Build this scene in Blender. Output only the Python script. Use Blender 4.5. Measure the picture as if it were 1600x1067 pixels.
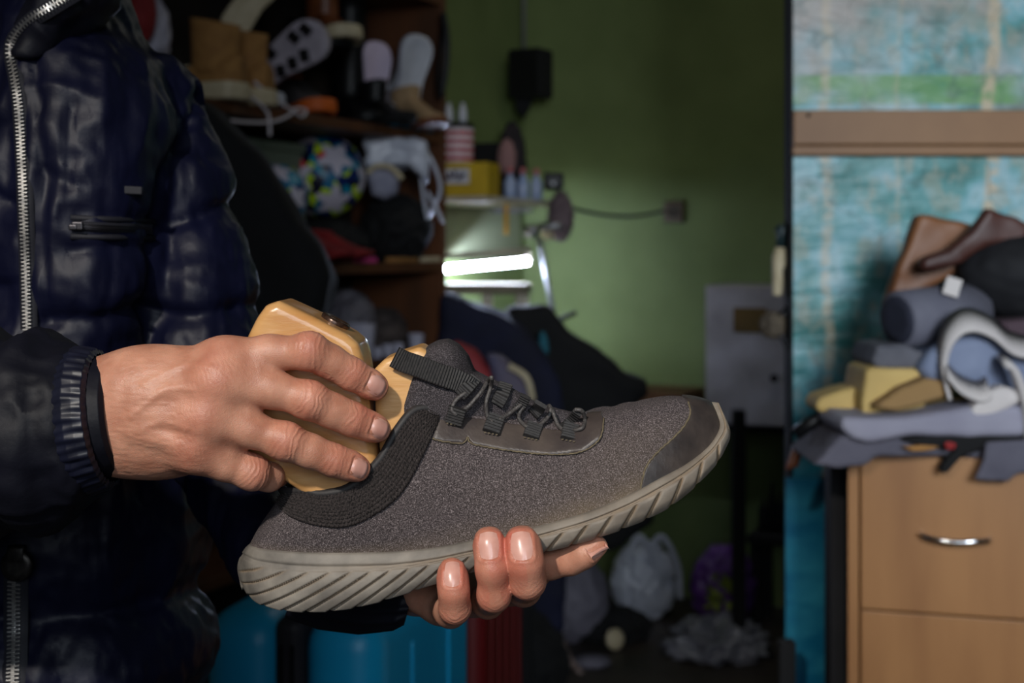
import bpy, bmesh, math, random
import numpy as np
from mathutils import Vector, Matrix, noise as mnoise
from mathutils.bvhtree import BVHTree

for o in list(bpy.data.objects):
    bpy.data.objects.remove(o)
SC = bpy.context.scene
COL = SC.collection
PI = math.pi
# ------------------------------------------------------------------ camera
F = 2222.2                 # focal length in photo pixels (50 mm on 36 mm, 1600 px wide)
CZ = 1.30                  # eye height
HY = 390.0                 # horizon row
cam = bpy.data.cameras.new('camera')
cam.lens = 50.0
cam.sensor_width = 36.0
cam.shift_y = -(533.5 - HY) / 1600.0
cam.clip_start = 0.05
cam.dof.use_dof = True
cam.dof.focus_distance = 0.815
cam.dof.aperture_fstop = 9.0
camo = bpy.data.objects.new('camera', cam)
COL.objects.link(camo)
camo.location = (0, 0, CZ)
camo.rotation_euler = (PI / 2, 0, 0)
SC.camera = camo
# ------------------------------------------------------------------ view, world, lights
SC.view_settings.view_transform = 'Standard'
SC.view_settings.look = 'None'
SC.view_settings.exposure = 0.0
SC.view_settings.gamma = 1.0
SC.view_settings.use_curve_mapping = False
SC.cycles.use_denoising = True
SC.cycles.max_bounces = 6
w = bpy.data.worlds.new('world')
SC.world = w
w.use_nodes = True
w.node_tree.nodes['Background'].inputs[0].default_value = (0.55, 0.66, 0.9, 1)
w.node_tree.nodes['Background'].inputs[1].default_value = 0.02


def area(name, loc, target, size, power, color, spread=180):
    l = bpy.data.lights.new(name, 'AREA')
    l.shape = 'RECTANGLE'
    l.size, l.size_y = size
    l.energy = power
    l.color = color
    l.spread = math.radians(spread)
    o = bpy.data.objects.new(name, l)
    COL.objects.link(o)
    o.location = loc
    d = Vector(target) - Vector(loc)
    o.rotation_euler = d.to_track_quat('-Z', 'Y').to_euler()
    return o


# low sun coming in by the street door behind the camera, falling on the hands and the shoe
sp = bpy.data.lights.new('door_sunlight', 'SPOT')
sp.energy = 124
sp.color = (1.0, 0.93, 0.84)
sp.shadow_soft_size = 0.05
sp.spot_size = math.radians(34)
sp.spot_blend = 0.7
spo = bpy.data.objects.new('door_sunlight', sp)
COL.objects.link(spo)
spo.location = (-0.62, -0.75, 2.25)
spo.rotation_euler = (Vector((-0.08, 0.83, 1.10)) - Vector(spo.location)).to_track_quat('-Z', 'Y').to_euler()
# the open street door, a soft cool sky light behind the camera on the right
area('street_door_light', (0.15, -2.4, 2.2), (0.35, 3.6, 1.1), (1.5, 1.7), 34, (0.80, 0.90, 1.0))
# added fill light with no visible source, aimed at the partition and the drawers
area('partition_fill_light', (0.9, -1.3, 2.0), (1.25, 2.6, 1.3), (0.9, 0.9), 9, (0.84, 0.92, 1.0), 48)

# unseen fill light added above the frame to lift the dark back wall
area('back_room_fill_light', (0.75, 4.1, 2.76), (0.75, 4.1, 0), (0.5, 0.5), 2.6, (1.0, 0.97, 0.88))


# ------------------------------------------------------------------ pixel to place
def P(px, py, Y):
    """point of the place that the photo shows at (px, py), Y metres from the eye"""
    return Vector(((px - 800.0) * Y / F, Y, CZ - (py - HY) * Y / F))


def PX(v):
    return (800.0 + v[0] * F / v[1], HY - (v[2] - CZ) * F / v[1])


def srgb(c):
    def f(u):
        u /= 255.0
        return u / 12.92 if u <= 0.04045 else ((u + 0.055) / 1.055) ** 2.4
    return (f(c[0]), f(c[1]), f(c[2]), 1.0)


# ------------------------------------------------------------------ materials
MATS = {}


def M(name, c1, c2=None, scale=20.0, rough=0.7, metal=0.0, bump=0.0, bscale=200.0, detail=4.0, contrast=(0.3, 0.7),
      sss=0.0, emit=None, estr=0.0, coat=0.0, stretch=None, sheen=0.0, spec=0.5, alpha=1.0, trans=0.0):
    """procedural material: colour noise between c1 and c2, noise bump"""
    if name in MATS:
        return MATS[name]
    m = bpy.data.materials.new(name)
    m.use_nodes = True
    nt = m.node_tree
    N, L = nt.nodes, nt.links
    b = N['Principled BSDF']
    b.inputs['Base Color'].default_value = srgb(c1)
    b.inputs['Roughness'].default_value = rough
    b.inputs['Metallic'].default_value = metal
    b.inputs['Coat Weight'].default_value = coat
    b.inputs['Sheen Weight'].default_value = sheen
    b.inputs['Specular IOR Level'].default_value = spec
    b.inputs['Alpha'].default_value = alpha
    b.inputs['Transmission Weight'].default_value = trans
    if sss:
        b.inputs['Subsurface Weight'].default_value = sss
        b.inputs['Subsurface Radius'].default_value = (1.0, 0.35, 0.2)
        b.inputs['Subsurface Scale'].default_value = 0.004
    if emit:
        b.inputs['Emission Color'].default_value = srgb(emit)
        b.inputs['Emission Strength'].default_value = estr
    tc = N.new('ShaderNodeTexCoord')
    mp = N.new('ShaderNodeMapping')
    L.new(tc.outputs['Object'], mp.inputs['Vector'])
    if stretch:
        mp.inputs['Scale'].default_value = stretch
    if c2:
        nz = N.new('ShaderNodeTexNoise')
        nz.inputs['Scale'].default_value = scale
        nz.inputs['Detail'].default_value = detail
        L.new(mp.outputs[0], nz.inputs['Vector'])
        rp = N.new('ShaderNodeValToRGB')
        rp.color_ramp.elements[0].position = contrast[0]
        rp.color_ramp.elements[1].position = contrast[1]
        rp.color_ramp.elements[0].color = srgb(c1)
        rp.color_ramp.elements[1].color = srgb(c2)
        L.new(nz.outputs[0], rp.inputs[0])
        L.new(rp.outputs[0], b.inputs['Base Color'])
    if bump:
        n2 = N.new('ShaderNodeTexNoise')
        n2.inputs['Scale'].default_value = bscale
        n2.inputs['Detail'].default_value = 5
        L.new(mp.outputs[0], n2.inputs['Vector'])
        bp = N.new('ShaderNodeBump')
        bp.inputs['Strength'].default_value = bump
        bp.inputs['Distance'].default_value = 0.002
        L.new(n2.outputs[0], bp.inputs['Height'])
        L.new(bp.outputs[0], b.inputs['Normal'])
    MATS[name] = m
    return m


# ------------------------------------------------------------------ object helpers
def tag(o, label, cat, group=None, kind=None):
    if label:
        o['label'] = label
    if cat:
        o['category'] = cat
    if group:
        o['group'] = group
    if kind:
        o['kind'] = kind
    return o


def thing(name, label, cat, loc=(0, 0, 0), group=None):
    o = bpy.data.objects.new(name, None)
    o.empty_display_size = 0.05
    COL.objects.link(o)
    o.location = loc
    return tag(o, label, cat, group)


def link(name, me, m, parent=None, smooth=True):
    """me is in world coordinates; keeps it there when parented"""
    if m is not None:
        for k in (m if isinstance(m, (list, tuple)) else [m]):
            me.materials.append(k)
    if smooth:
        me.polygons.foreach_set('use_smooth', [True] * len(me.polygons))
    o = bpy.data.objects.new(name, me)
    COL.objects.link(o)
    if parent is not None:
        o.parent = parent
        off = Vector((0, 0, 0))
        q = parent
        while q is not None:
            off += q.location
            q = q.parent
        o.location = -off
    return o


def pydata(name, v, f, m, parent=None, smooth=True, uv=None):
    me = bpy.data.meshes.new(name)
    me.from_pydata([tuple(map(float, p)) for p in v], [], [tuple(map(int, q)) for q in f])
    me.validate()
    if uv is not None:
        lay = me.uv_layers.new(name='UVMap')
        vi = np.empty(len(me.loops), dtype=np.int32)
        me.loops.foreach_get('vertex_index', vi)
        lay.data.foreach_set('uv', np.asarray(uv, dtype=np.float32)[vi].ravel())
    return link(name, me, m, parent, smooth)


class MB:
    """collects shapes into one mesh"""
    def __init__(s):
        s.v, s.f = [], []

    def add(s, v, f):
        n = len(s.v)
        s.v += [tuple(p) for p in v]
        s.f += [tuple(i + n for i in q) for q in f]
        return s

    def box(s, c, size, rot=None, bev=0.0):
        bm = bmesh.new()
        bmesh.ops.create_cube(bm, size=1)
        bmesh.ops.scale(bm, vec=size, verts=bm.verts)
        if bev:
            bmesh.ops.bevel(bm, geom=bm.edges[:], offset=bev, segments=3, profile=0.5, affect='EDGES')
        if rot is not None:
            bmesh.ops.transform(bm, matrix=rot.to_4x4(), verts=bm.verts)
        bm.verts.index_update()
        s.add([Vector(c) + v.co for v in bm.verts], [[v.index for v in f.verts] for f in bm.faces])
        bm.free()
        return s

    def tube(s, pts, r, n=10, cap=True, flat=None):
        pts = [Vector(p) for p in pts]
        rr = r if isinstance(r, (list, tuple)) else [r] * len(pts)
        vs, fs = [], []
        up = None
        for i, p in enumerate(pts):
            t = (pts[min(i + 1, len(pts) - 1)] - pts[max(i - 1, 0)]).normalized()
            if up is None:
                up = Vector((0, 0, 1)) if abs(t.z) < 0.9 else Vector((0, 1, 0))
            a = t.cross(up)
            if a.length < 1e-6:
                a = t.orthogonal()
            a.normalize()
            b = a.cross(t).normalized()
            up = b
            for k in range(n):
                q = 2 * PI * k / n
                rad = rr[i]
                vs.append(p + a * (rad * math.cos(q)) + b * (rad * math.sin(q) * (flat or 1.0)))
        for i in range(len(pts) - 1):
            for k in range(n):
                k2 = (k + 1) % n
                fs.append((i * n + k, i * n + k2, (i + 1) * n + k2, (i + 1) * n + k))
        if cap:
            fs.append(tuple(range(n))[::-1])
            fs.append(tuple((len(pts) - 1) * n + k for k in range(n)))
        return s.add(vs, fs)

    def lathe(s, c, prof, n=24, axis=Vector((0, 0, 1)), sx=1.0, cap=True):
        q = Vector((0, 0, 1)).rotation_difference(Vector(axis).normalized())
        vs, fs = [], []
        for (r, z) in prof:
            for k in range(n):
                t = 2 * PI * k / n
                vs.append(Vector(c) + q @ Vector((r * math.cos(t), r * math.sin(t) * sx, z)))
        for i in range(len(prof) - 1):
            for k in range(n):
                k2 = (k + 1) % n
                fs.append((i * n + k, i * n + k2, (i + 1) * n + k2, (i + 1) * n + k))
        if cap:
            fs.append(tuple(range(n))[::-1])
            fs.append(tuple((len(prof) - 1) * n + k for k in range(n)))
        return s.add(vs, fs)

    def prism(s, poly, a, b):
        """poly: list of points, extruded from offset a to offset b (vectors)"""
        n = len(poly)
        vs = [Vector(p) + a for p in poly] + [Vector(p) + b for p in poly]
        fs = [tuple(range(n)), tuple(range(2 * n - 1, n - 1, -1))]
        fs += [(i, i + n, (i + 1) % n + n, (i + 1) % n) for i in range(n)]
        return s.add(vs, fs)

    def build(s, name, m, parent=None, smooth=False, bev=0.0, sub=0):
        o = pydata(name, s.v, s.f, m, parent, smooth)
        bm = bmesh.new()
        bm.from_mesh(o.data)
        bmesh.ops.recalc_face_normals(bm, faces=bm.faces)
        bm.to_mesh(o.data)
        bm.free()
        if bev:
            md = o.modifiers.new('bevel', 'BEVEL')
            md.width = bev
            md.segments = 3
            md.limit_method = 'ANGLE'
        if sub:
            md = o.modifiers.new('sub', 'SUBSURF')
            md.levels = md.render_levels = sub
        return o


def smoothpath(pts, n=8):
    """Catmull-Rom through points"""
    pts = [Vector(p) for p in pts]
    out = []
    for i in range(len(pts) - 1):
        p0, p1, p2, p3 = pts[max(i - 1, 0)], pts[i], pts[i + 1], pts[min(i + 2, len(pts) - 1)]
        for k in range(n):
            t = k / n
            out.append(0.5 * ((2 * p1) + (p2 - p0) * t + (2 * p0 - 5 * p1 + 4 * p2 - p3) * t * t + (3 * p1 - p0 - 3 * p2 + p3) * t ** 3))
    out.append(pts[-1])
    return out


# ------------------------------------------------------------------ signed-distance sculpting
def s_cone(p, a, b, ra, rb):
    a = np.array(a, dtype=np.float32)
    b = np.array(b, dtype=np.float32)
    ba = b - a
    pa = p - a
    t = np.clip(pa @ ba / max(float(ba @ ba), 1e-12), 0, 1)
    d = pa - t[:, None] * ba
    return np.sqrt((d * d).sum(1)) - (ra + (rb - ra) * t)


def s_ell(p, c, r, rot=None):
    q = p - np.array(c, dtype=np.float32)
    if rot is not None:
        q = q @ np.array(rot, dtype=np.float32)
    r = np.array(r, dtype=np.float32)
    k0 = np.sqrt(((q / r) ** 2).sum(1))
    k1 = np.sqrt(((q / (r * r)) ** 2).sum(1)) + 1e-9
    return k0 * (k0 - 1.0) / k1


def smin(a, b, k):
    h = np.maximum(k - np.abs(a - b), 0) / k
    return np.minimum(a, b) - h * h * k * 0.25


def smax(a, b, k):
    return -smin(-a, -b, k)


def s_poly(x, z, poly):
    """2-D signed distance to a polygon"""
    v = np.array(poly, dtype=np.float32)
    d = np.full(x.shape, 1e9, dtype=np.float32)
    sgn = np.ones(x.shape, dtype=np.float32)
    n = len(v)
    j = n - 1
    for i in range(n):
        ex, ez = v[j] - v[i]
        wx, wz = x - v[i][0], z - v[i][1]
        t = np.clip((wx * ex + wz * ez) / (ex * ex + ez * ez + 1e-12), 0, 1)
        bx, bz = wx - ex * t, wz - ez * t
        d = np.minimum(d, bx * bx + bz * bz)
        c1 = z >= v[i][1]
        c2 = z < v[j][1]
        c3 = ex * wz > ez * wx
        flip = (c1 & c2 & c3) | (~c1 & ~c2 & ~c3)
        sgn = np.where(flip, -sgn, sgn)
        j = i
    return sgn * np.sqrt(d)


def s_slab(p, pxpoly, Y, half, rnd, shear=0.0):
    """rounded slab: photo outline at depth Y, half thickness in metres"""
    Ym = Y
    poly = [((a - 800.0) * Ym / F, CZ - (b - HY) * Ym / F) for a, b in pxpoly]
    x, z = p[:, 0], p[:, 2]
    d2 = s_poly(x, z, poly) + rnd
    dy = np.abs(p[:, 1] - Y) - half + rnd
    return np.sqrt(np.maximum(d2, 0) ** 2 + np.maximum(dy, 0) ** 2) + np.minimum(np.maximum(d2, dy), 0) - rnd


def sdf_mesh(fn, lo, hi, h, block=8):
    """surface nets over fn, evaluated finely only near the surface"""
    lo = np.array(lo, dtype=np.float64)
    hi = np.array(hi, dtype=np.float64)
    nb = np.maximum(np.ceil((hi - lo) / (h * block)).astype(int), 1)
    n = nb * block + 1
    cg = np.stack(np.meshgrid(*[lo[a] + (np.arange(nb[a]) + 0.5) * h * block for a in range(3)], indexing='ij'), -1)
    cv = fn(cg.reshape(-1, 3).astype(np.float32)).reshape(nb)
    near = np.abs(cv) < h * block * 1.25
    Fv = np.empty(n, dtype=np.float32)
    full = np.repeat(np.repeat(np.repeat(np.where(cv < 0, -1.0, 1.0), block, 0), block, 1), block, 2).astype(np.float32)
    Fv[:] = 1.0
    Fv[:-1, :-1, :-1] = full
    msk = np.zeros(n, dtype=bool)
    for bi, bj, bk in np.argwhere(near):
        msk[bi * block:bi * block + block + 1, bj * block:bj * block + block + 1, bk * block:bk * block + block + 1] = True
    ii = np.argwhere(msk)
    for s in range(0, len(ii), 400000):
        q = ii[s:s + 400000]
        Fv[q[:, 0], q[:, 1], q[:, 2]] = fn((lo + q * h).astype(np.float32))
    S = Fv < 0
    nx, ny, nz = n
    cnt = np.zeros((nx - 1, ny - 1, nz - 1), dtype=np.int8)
    for a in (0, 1):
        for b in (0, 1):
            for c in (0, 1):
                cnt += S[a:nx - 1 + a, b:ny - 1 + b, c:nz - 1 + c]
    act = (cnt > 0) & (cnt < 8)
    cells = np.argwhere(act)
    ID = np.full(act.shape, -1, dtype=np.int64)
    ID[act] = np.arange(len(cells))
    acc = np.zeros((len(cells), 3))
    num = np.zeros(len(cells))
    cor = [(a, b, c) for a in (0, 1) for b in (0, 1) for c in (0, 1)]
    val = {c: Fv[cells[:, 0] + c[0], cells[:, 1] + c[1], cells[:, 2] + c[2]] for c in cor}
    for c in cor:
        for ax in range(3):
            if c[ax] == 0:
                d = list(c)
                d[ax] = 1
                d = tuple(d)
                va, vb = val[c], val[d]
                cr = (va < 0) != (vb < 0)
                t = va / np.where(cr, va - vb, 1.0)
                pos = np.tile(np.array(c, dtype=float), (len(cells), 1))
                pos[:, ax] = t
                acc[cr] += pos[cr]
                num[cr] += 1
    V = lo + (cells + acc / np.maximum(num, 1)[:, None]) * h
    faces = []
    for ax in range(3):
        b, c = (ax + 1) % 3, (ax + 2) % 3
        sl0 = [slice(None)] * 3
        sl1 = [slice(None)] * 3
        sl0[ax] = slice(0, n[ax] - 1)
        sl1[ax] = slice(1, n[ax])
        cr = S[tuple(sl0)] != S[tuple(sl1)]
        e = np.argwhere(cr)
        e = e[(e[:, b] > 0) & (e[:, c] > 0) & (e[:, b] < n[b] - 1) & (e[:, c] < n[c] - 1)]
        ins = S[e[:, 0], e[:, 1], e[:, 2]]

        def cid(db, dc):
            q = e.copy()
            q[:, b] += db
            q[:, c] += dc
            return ID[q[:, 0], q[:, 1], q[:, 2]]
        Q = np.stack([cid(-1, -1), cid(0, -1), cid(0, 0), cid(-1, 0)], 1)
        Q[~ins] = Q[~ins][:, ::-1]
        faces.append(Q[(Q >= 0).all(1)])
    return V, np.concatenate(faces)


def np_mesh(name, V, Q):
    me = bpy.data.meshes.new(name)
    me.vertices.add(len(V))
    me.vertices.foreach_set('co', np.asarray(V, dtype=np.float32).ravel())
    me.loops.add(Q.size)
    me.loops.foreach_set('vertex_index', Q.astype(np.int32).ravel())
    me.polygons.add(len(Q))
    me.polygons.foreach_set('loop_start', np.arange(0, Q.size, Q.shape[1], dtype=np.int32))
    me.polygons.foreach_set('loop_total', np.full(len(Q), Q.shape[1], dtype=np.int32))
    me.update(calc_edges=True)
    return me


def vnormals(V, Q):
    a, b, c, d = (V[Q[:, i]] for i in range(4))
    nn = np.cross(c - a, d - b)
    N = np.zeros_like(V)
    for i in range(4):
        np.add.at(N, Q[:, i], nn)
    return N / (np.linalg.norm(N, axis=1, keepdims=True) + 1e-12)


def relax(V, Q, it=1, f=0.5):
    for _ in range(it):
        A = np.zeros_like(V)
        C = np.zeros(len(V))
        for i in range(4):
            for j in ((i + 1) % 4, (i + 3) % 4):
                np.add.at(A, Q[:, i], V[Q[:, j]])
                np.add.at(C, Q[:, i], 1)
        V = V + f * (A / np.maximum(C, 1)[:, None] - V)
    return V


_rng = np.random.RandomState(7)
_LAT = _rng.rand(32, 32, 32).astype(np.float32)


def vnoise(p, scale, off=0.0):
    """tileable value noise on points, -1..1"""
    q = np.asarray(p) * scale + off
    i = np.floor(q).astype(int)
    f = q - i
    f = f * f * (3 - 2 * f)
    out = 0
    for a in (0, 1):
        for b in (0, 1):
            for c in (0, 1):
                wgt = (f[:, 0] if a else 1 - f[:, 0]) * (f[:, 1] if b else 1 - f[:, 1]) * (f[:, 2] if c else 1 - f[:, 2])
                out = out + wgt * _LAT[(i[:, 0] + a) % 32, (i[:, 1] + b) % 32, (i[:, 2] + c) % 32]
    return out * 2 - 1


def set_attr(me, name, vals):
    at = me.attributes.new(name, 'FLOAT', 'POINT')
    at.data.foreach_set('value', np.asarray(vals, dtype=np.float32))


def grid_faces(nu, nv, closed_u=False):
    f = []
    for i in range(nu if closed_u else nu - 1):
        i2 = (i + 1) % nu
        for j in range(nv - 1):
            f.append((i * nv + j, i2 * nv + j, i2 * nv + j + 1, i * nv + j + 1))
    return f
# =================================================================== SHOE
YC = 0.85
#      B (feather line)  w    T (rim / ridge)  wT   S (sole bottom)  dome
ST = [((386, 857), 0.0, (441, 764), 0.0, (380, 915), 0.0),
      ((391, 859), 13., (443, 768), 11., (386, 927), 0.0),
      ((406, 863), 24., (452, 770), 20., (403, 942), 0.0),
      ((450, 867), 32., (475, 768), 27., (440, 953), 0.0),
      ((500, 869), 35., (505, 773), 31., (490, 956), 0.0),
      ((560, 869), 36., (548, 762), 33., (545, 951), 0.0),
      ((620, 867), 37., (592, 722), 33., (600, 938), 0.0),
      ((680, 861), 38., (622, 672), 30., (665, 917), 0.0),
      ((740, 849), 40., (652, 641), 25., (730, 897), 0.0),
      ((800, 837), 43., (698, 643), 21., (795, 879), 0.0),
      ((860, 823), 46., (775, 652), 16., (860, 861), 0.15),
      ((920, 805), 47., (860, 660), 10., (925, 843), 0.4),
      ((980, 780), 46., (918, 644), 0.0, (985, 822), 0.9),
      ((1030, 753), 42., (985, 631), 0.0, (1040, 796), 1.0),
      ((1066, 734), 36., (1040, 621), 0.0, (1082, 764), 1.0),
      ((1097, 712), 27., (1078, 621), 0.0, (1116, 729), 1.0),
      ((1117, 690), 19., (1096, 624), 0.0, (1133, 702), 1.0),
      ((1125, 666), 11., (1105, 627), 0.0, (1141, 672), 1.0),
      ((1112, 632), 0.0, (1109, 629), 0.0, (1121, 630), 1.0)]
NS = len(ST)
SB = np.array([s[0] for s in ST], float)
SW = np.array([s[1] for s in ST], float) / 1000
STT = np.array([s[2] for s in ST], float)
SWT = np.array([s[3] for s in ST], float) / 1000
SS = np.array([s[4] for s in ST], float)
SD = np.array([s[5] for s in ST], float)


def cr(a, t):
    t = np.clip(np.asarray(t, float), 0, NS - 1 - 1e-6)
    i = np.floor(t).astype(int)
    f = t - i
    if a.ndim > 1:
        f = f[..., None]
    p0, p1, p2, p3 = a[np.maximum(i - 1, 0)], a[i], a[np.minimum(i + 1, NS - 1)], a[np.minimum(i + 2, NS - 1)]
    return 0.5 * (2 * p1 + (p2 - p0) * f + (2 * p0 - 5 * p1 + 4 * p2 - p3) * f ** 2 + (3 * p1 - p0 - 3 * p2 + p3) * f ** 3)


def crw(a, t):
    # widths grow like a rounded plan at both ends
    return np.maximum(cr(a, t), 0)


def upper_px(t, v):
    t = np.asarray(t, float)
    v = np.asarray(v, float)
    c = np.clip(cr(SD, t), 0, 1)
    B, T = cr(SB, t), cr(STT, t)
    wb, wt = crw(SW, t), crw(SWT, t)
    hz_d = np.sin(np.clip(v, 0, 1) * PI / 2)
    dep_d = np.cos(np.clip(v, 0, 1) * PI / 2) ** 0.85
    hz = v * (1 - c) + hz_d * c
    bul = np.minimum(wb * 0.15, 0.005) * np.sin(PI * np.clip(v, 0, 1))
    off = (1 - c) * (wb + (wt - wb) * v + bul) + c * (wt + (wb - wt) * dep_d)
    px = B + (T - B) * hz[..., None]
    return px, YC - off


def upper(t, v):
    px, Y = upper_px(t, v)
    return np.stack([(px[..., 0] - 800) * Y / F, Y, CZ - (px[..., 1] - HY) * Y / F], -1)


def upper_n(t, v):
    e = 1e-3
    tt, vv = np.clip(t, 0.02, NS - 1.03), np.clip(v, 0.01, 0.98)
    n = np.cross(upper(tt + e, vv) - upper(tt - e, vv), upper(tt, vv + e) - upper(tt, vv - e))
    return n / (np.linalg.norm(n, axis=-1, keepdims=True) + 1e-12)


_tt, _vv = np.meshgrid(np.linspace(0, NS - 1.001, 900), np.linspace(0, 1, 120), indexing='ij')
_pp = upper_px(_tt, _vv)[0]


def inv(px, py):
    d = (_pp[..., 0] - px) ** 2 + (_pp[..., 1] - py) ** 2
    k = np.argmin(d)
    return np.array([_tt.ravel()[k], _vv.ravel()[k]])


def resample(pts, n, smooth=True):
    p = np.array(pts, float)
    if smooth and len(p) > 2:
        p = np.array([(q.x, q.y) for q in smoothpath([(a, b, 0) for a, b in p], 10)])
    s = np.concatenate([[0], np.cumsum(np.linalg.norm(np.diff(p, axis=0), axis=1))])
    u = np.linspace(0, s[-1], n)
    return np.stack([np.interp(u, s, p[:, 0]), np.interp(u, s, p[:, 1])], 1)


def on_upper(pts, n, smooth=True):
    return np.array([inv(a, b) for a, b in resample(pts, n, smooth)])


def patch(name, A, Bc, nv, m, parent, off=0.0008, disp=None, mirror=False, thick=0.0008):
    """overlay between two (t, v) curves laid on the upper"""
    n = len(A)
    f = np.linspace(0, 1, nv)[None, :, None]
    tv = A[:, None, :] * (1 - f) + Bc[:, None, :] * f
    p, nn = upper(tv[..., 0], tv[..., 1]), upper_n(tv[..., 0], tv[..., 1])
    edge = np.minimum(np.minimum(np.arange(n), np.arange(n)[::-1])[:, None] / 2.0, np.minimum(np.arange(nv), np.arange(nv)[::-1])[None, :] / 2.0)
    o = off * np.clip(edge + 0.3, 0, 1)
    if disp is not None:
        o = o + disp(np.linspace(0, 1, n)[:, None], f[..., 0])
    p = p + nn * o[..., None]
    v = p.reshape(-1, 3)
    fc = grid_faces(n, nv)
    if mirror:
        q = v.copy()
        q[:, 1] = 2 * YC - q[:, 1]
        fc = fc + [tuple(i + len(v) for i in r[::-1]) for r in fc]
        v = np.concatenate([v, q])
    return pydata(name, v, fc, m, parent)


def cord_on(name, pts, r, m, parent, off=0.0005, n=60, mb=None):
    tv = on_upper(pts, n)
    p = upper(tv[:, 0], tv[:, 1]) + upper_n(tv[:, 0], tv[:, 1]) * off
    b = mb or MB()
    b.tube(p, r, 6)
    if mb is None:
        return b.build(name, m, parent, True)


def fabric_mat(name, c1, c2, c3, scale, bump):
    m = bpy.data.materials.new(name)
    m.use_nodes = True
    nt = m.node_tree
    N, L = nt.nodes, nt.links
    b = N['Principled BSDF']
    b.inputs['Roughness'].default_value = 0.9
    b.inputs['Specular IOR Level'].default_value = 0.25
    tc = N.new('ShaderNodeTexCoord')
    n1 = N.new('ShaderNodeTexNoise')
    n1.inputs['Scale'].default_value = scale
    n1.inputs['Detail'].default_value = 3
    n1.inputs['Roughness'].default_value = 0.7
    L.new(tc.outputs['Object'], n1.inputs['Vector'])
    r = N.new('ShaderNodeValToRGB')
    r.color_ramp.elements[0].position = 0.36
    r.color_ramp.elements[0].color = srgb(c1)
    r.color_ramp.elements[1].position = 0.72
    r.color_ramp.elements[1].color = srgb(c3)
    e = r.color_ramp.elements.new(0.53)
    e.color = srgb(c2)
    L.new(n1.outputs[0], r.inputs[0])
    n2 = N.new('ShaderNodeTexNoise')
    n2.inputs['Scale'].default_value = 30
    n2.inputs['Detail'].default_value = 4
    L.new(tc.outputs['Object'], n2.inputs['Vector'])
    at = N.new('ShaderNodeAttribute')
    at.attribute_name = 'dirt'
    mu = N.new('ShaderNodeMath')
    mu.operation = 'MULTIPLY'
    L.new(n2.outputs[0], mu.inputs[0])
    L.new(at.outputs['Fac'], mu.inputs[1])
    mx = N.new('ShaderNodeMix')
    mx.data_type = 'RGBA'
    L.new(mu.outputs[0], mx.inputs['Factor'])
    L.new(r.outputs[0], mx.inputs['A'])
    mx.inputs['B'].default_value = srgb((128, 112, 88))
    L.new(mx.outputs['Result'], b.inputs['Base Color'])
    bp = N.new('ShaderNodeBump')
    bp.inputs['Strength'].default_value = bump
    bp.inputs['Distance'].default_value = 0.0006
    L.new(n1.outputs[0], bp.inputs['Height'])
    L.new(bp.outputs[0], b.inputs['Normal'])
    return m


m_felt = fabric_mat('melange_felt', (44, 39, 40), (84, 76, 77), (168, 156, 156), 1500, 0.8)
m_tongue = fabric_mat('melange_tongue', (36, 34, 35), (66, 61, 64), (140, 132, 136), 1700, 0.8)
m_knit = M('black_knit', (14, 12, 12), (66, 59, 58), 900, 0.8, spec=0.3)
m_piping = M('black_piping', (34, 32, 33), (48, 45, 45), 500, 0.6)
m_web = M('black_webbing', (30, 29, 30), (52, 50, 50), 600, 0.65)
m_lace = M('elastic_lace', (58, 55, 55), (92, 88, 86), 700, 0.5, bump=0.3, bscale=900)
m_overlay = M('eyestay_film', (54, 47, 48), (88, 78, 72), 45, 0.42, bump=0.15, bscale=300)
m_toe = M('toe_rubber', (42, 37, 37), (74, 65, 60), 60, 0.5, bump=0.3, bscale=160)
m_thread = M('tan_thread', (120, 108, 84), (88, 78, 62), 400, 0.8)
m_lining = M('shoe_lining', (26, 25, 26), (38, 36, 36), 200, 0.9)


def sole_mat():
    m = bpy.data.materials.new('dusty_grey_rubber')
    m.use_nodes = True
    nt = m.node_tree
    N, L = nt.nodes, nt.links
    b = N['Principled BSDF']
    b.inputs['Roughness'].default_value = 0.62
    tc = N.new('ShaderNodeTexCoord')
    n1 = N.new('ShaderNodeTexNoise')
    n1.inputs['Scale'].default_value = 55
    n1.inputs['Detail'].default_value = 6
    L.new(tc.outputs['Object'], n1.inputs['Vector'])
    r = N.new('ShaderNodeValToRGB')
    r.color_ramp.elements[0].position = 0.3
    r.color_ramp.elements[0].color = srgb((100, 95, 89))
    r.color_ramp.elements[1].position = 0.72
    r.color_ramp.elements[1].color = srgb((146, 139, 129))
    L.new(n1.outputs[0], r.inputs[0])
    at = N.new('ShaderNodeAttribute')
    at.attribute_name = 'dirt'
    n2 = N.new('ShaderNodeTexNoise')
    n2.inputs['Scale'].default_value = 160
    n2.inputs['Detail'].default_value = 4
    L.new(tc.outputs['Object'], n2.inputs['Vector'])
    mu = N.new('ShaderNodeMath')
    mu.operation = 'MULTIPLY'
    mu.use_clamp = True
    L.new(at.outputs['Fac'], mu.inputs[0])
    ad = N.new('ShaderNodeMath')
    ad.operation = 'ADD'
    ad.inputs[1].default_value = 0.3
    L.new(n2.outputs[0], ad.inputs[0])
    L.new(ad.outputs[0], mu.inputs[1])
    mx = N.new('ShaderNodeMix')
    mx.data_type = 'RGBA'
    L.new(mu.outputs[0], mx.inputs['Factor'])
    L.new(r.outputs[0], mx.inputs['A'])
    mx.inputs['B'].default_value = srgb((146, 123, 96))
    L.new(mx.outputs['Result'], b.inputs['Base Color'])
    bp = N.new('ShaderNodeBump')
    bp.inputs['Strength'].default_value = 0.35
    bp.inputs['Distance'].default_value = 0.001
    L.new(n2.outputs[0], bp.inputs['Height'])
    L.new(bp.outputs[0], b.inputs['Normal'])
    return m


m_sole = sole_mat()

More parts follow.
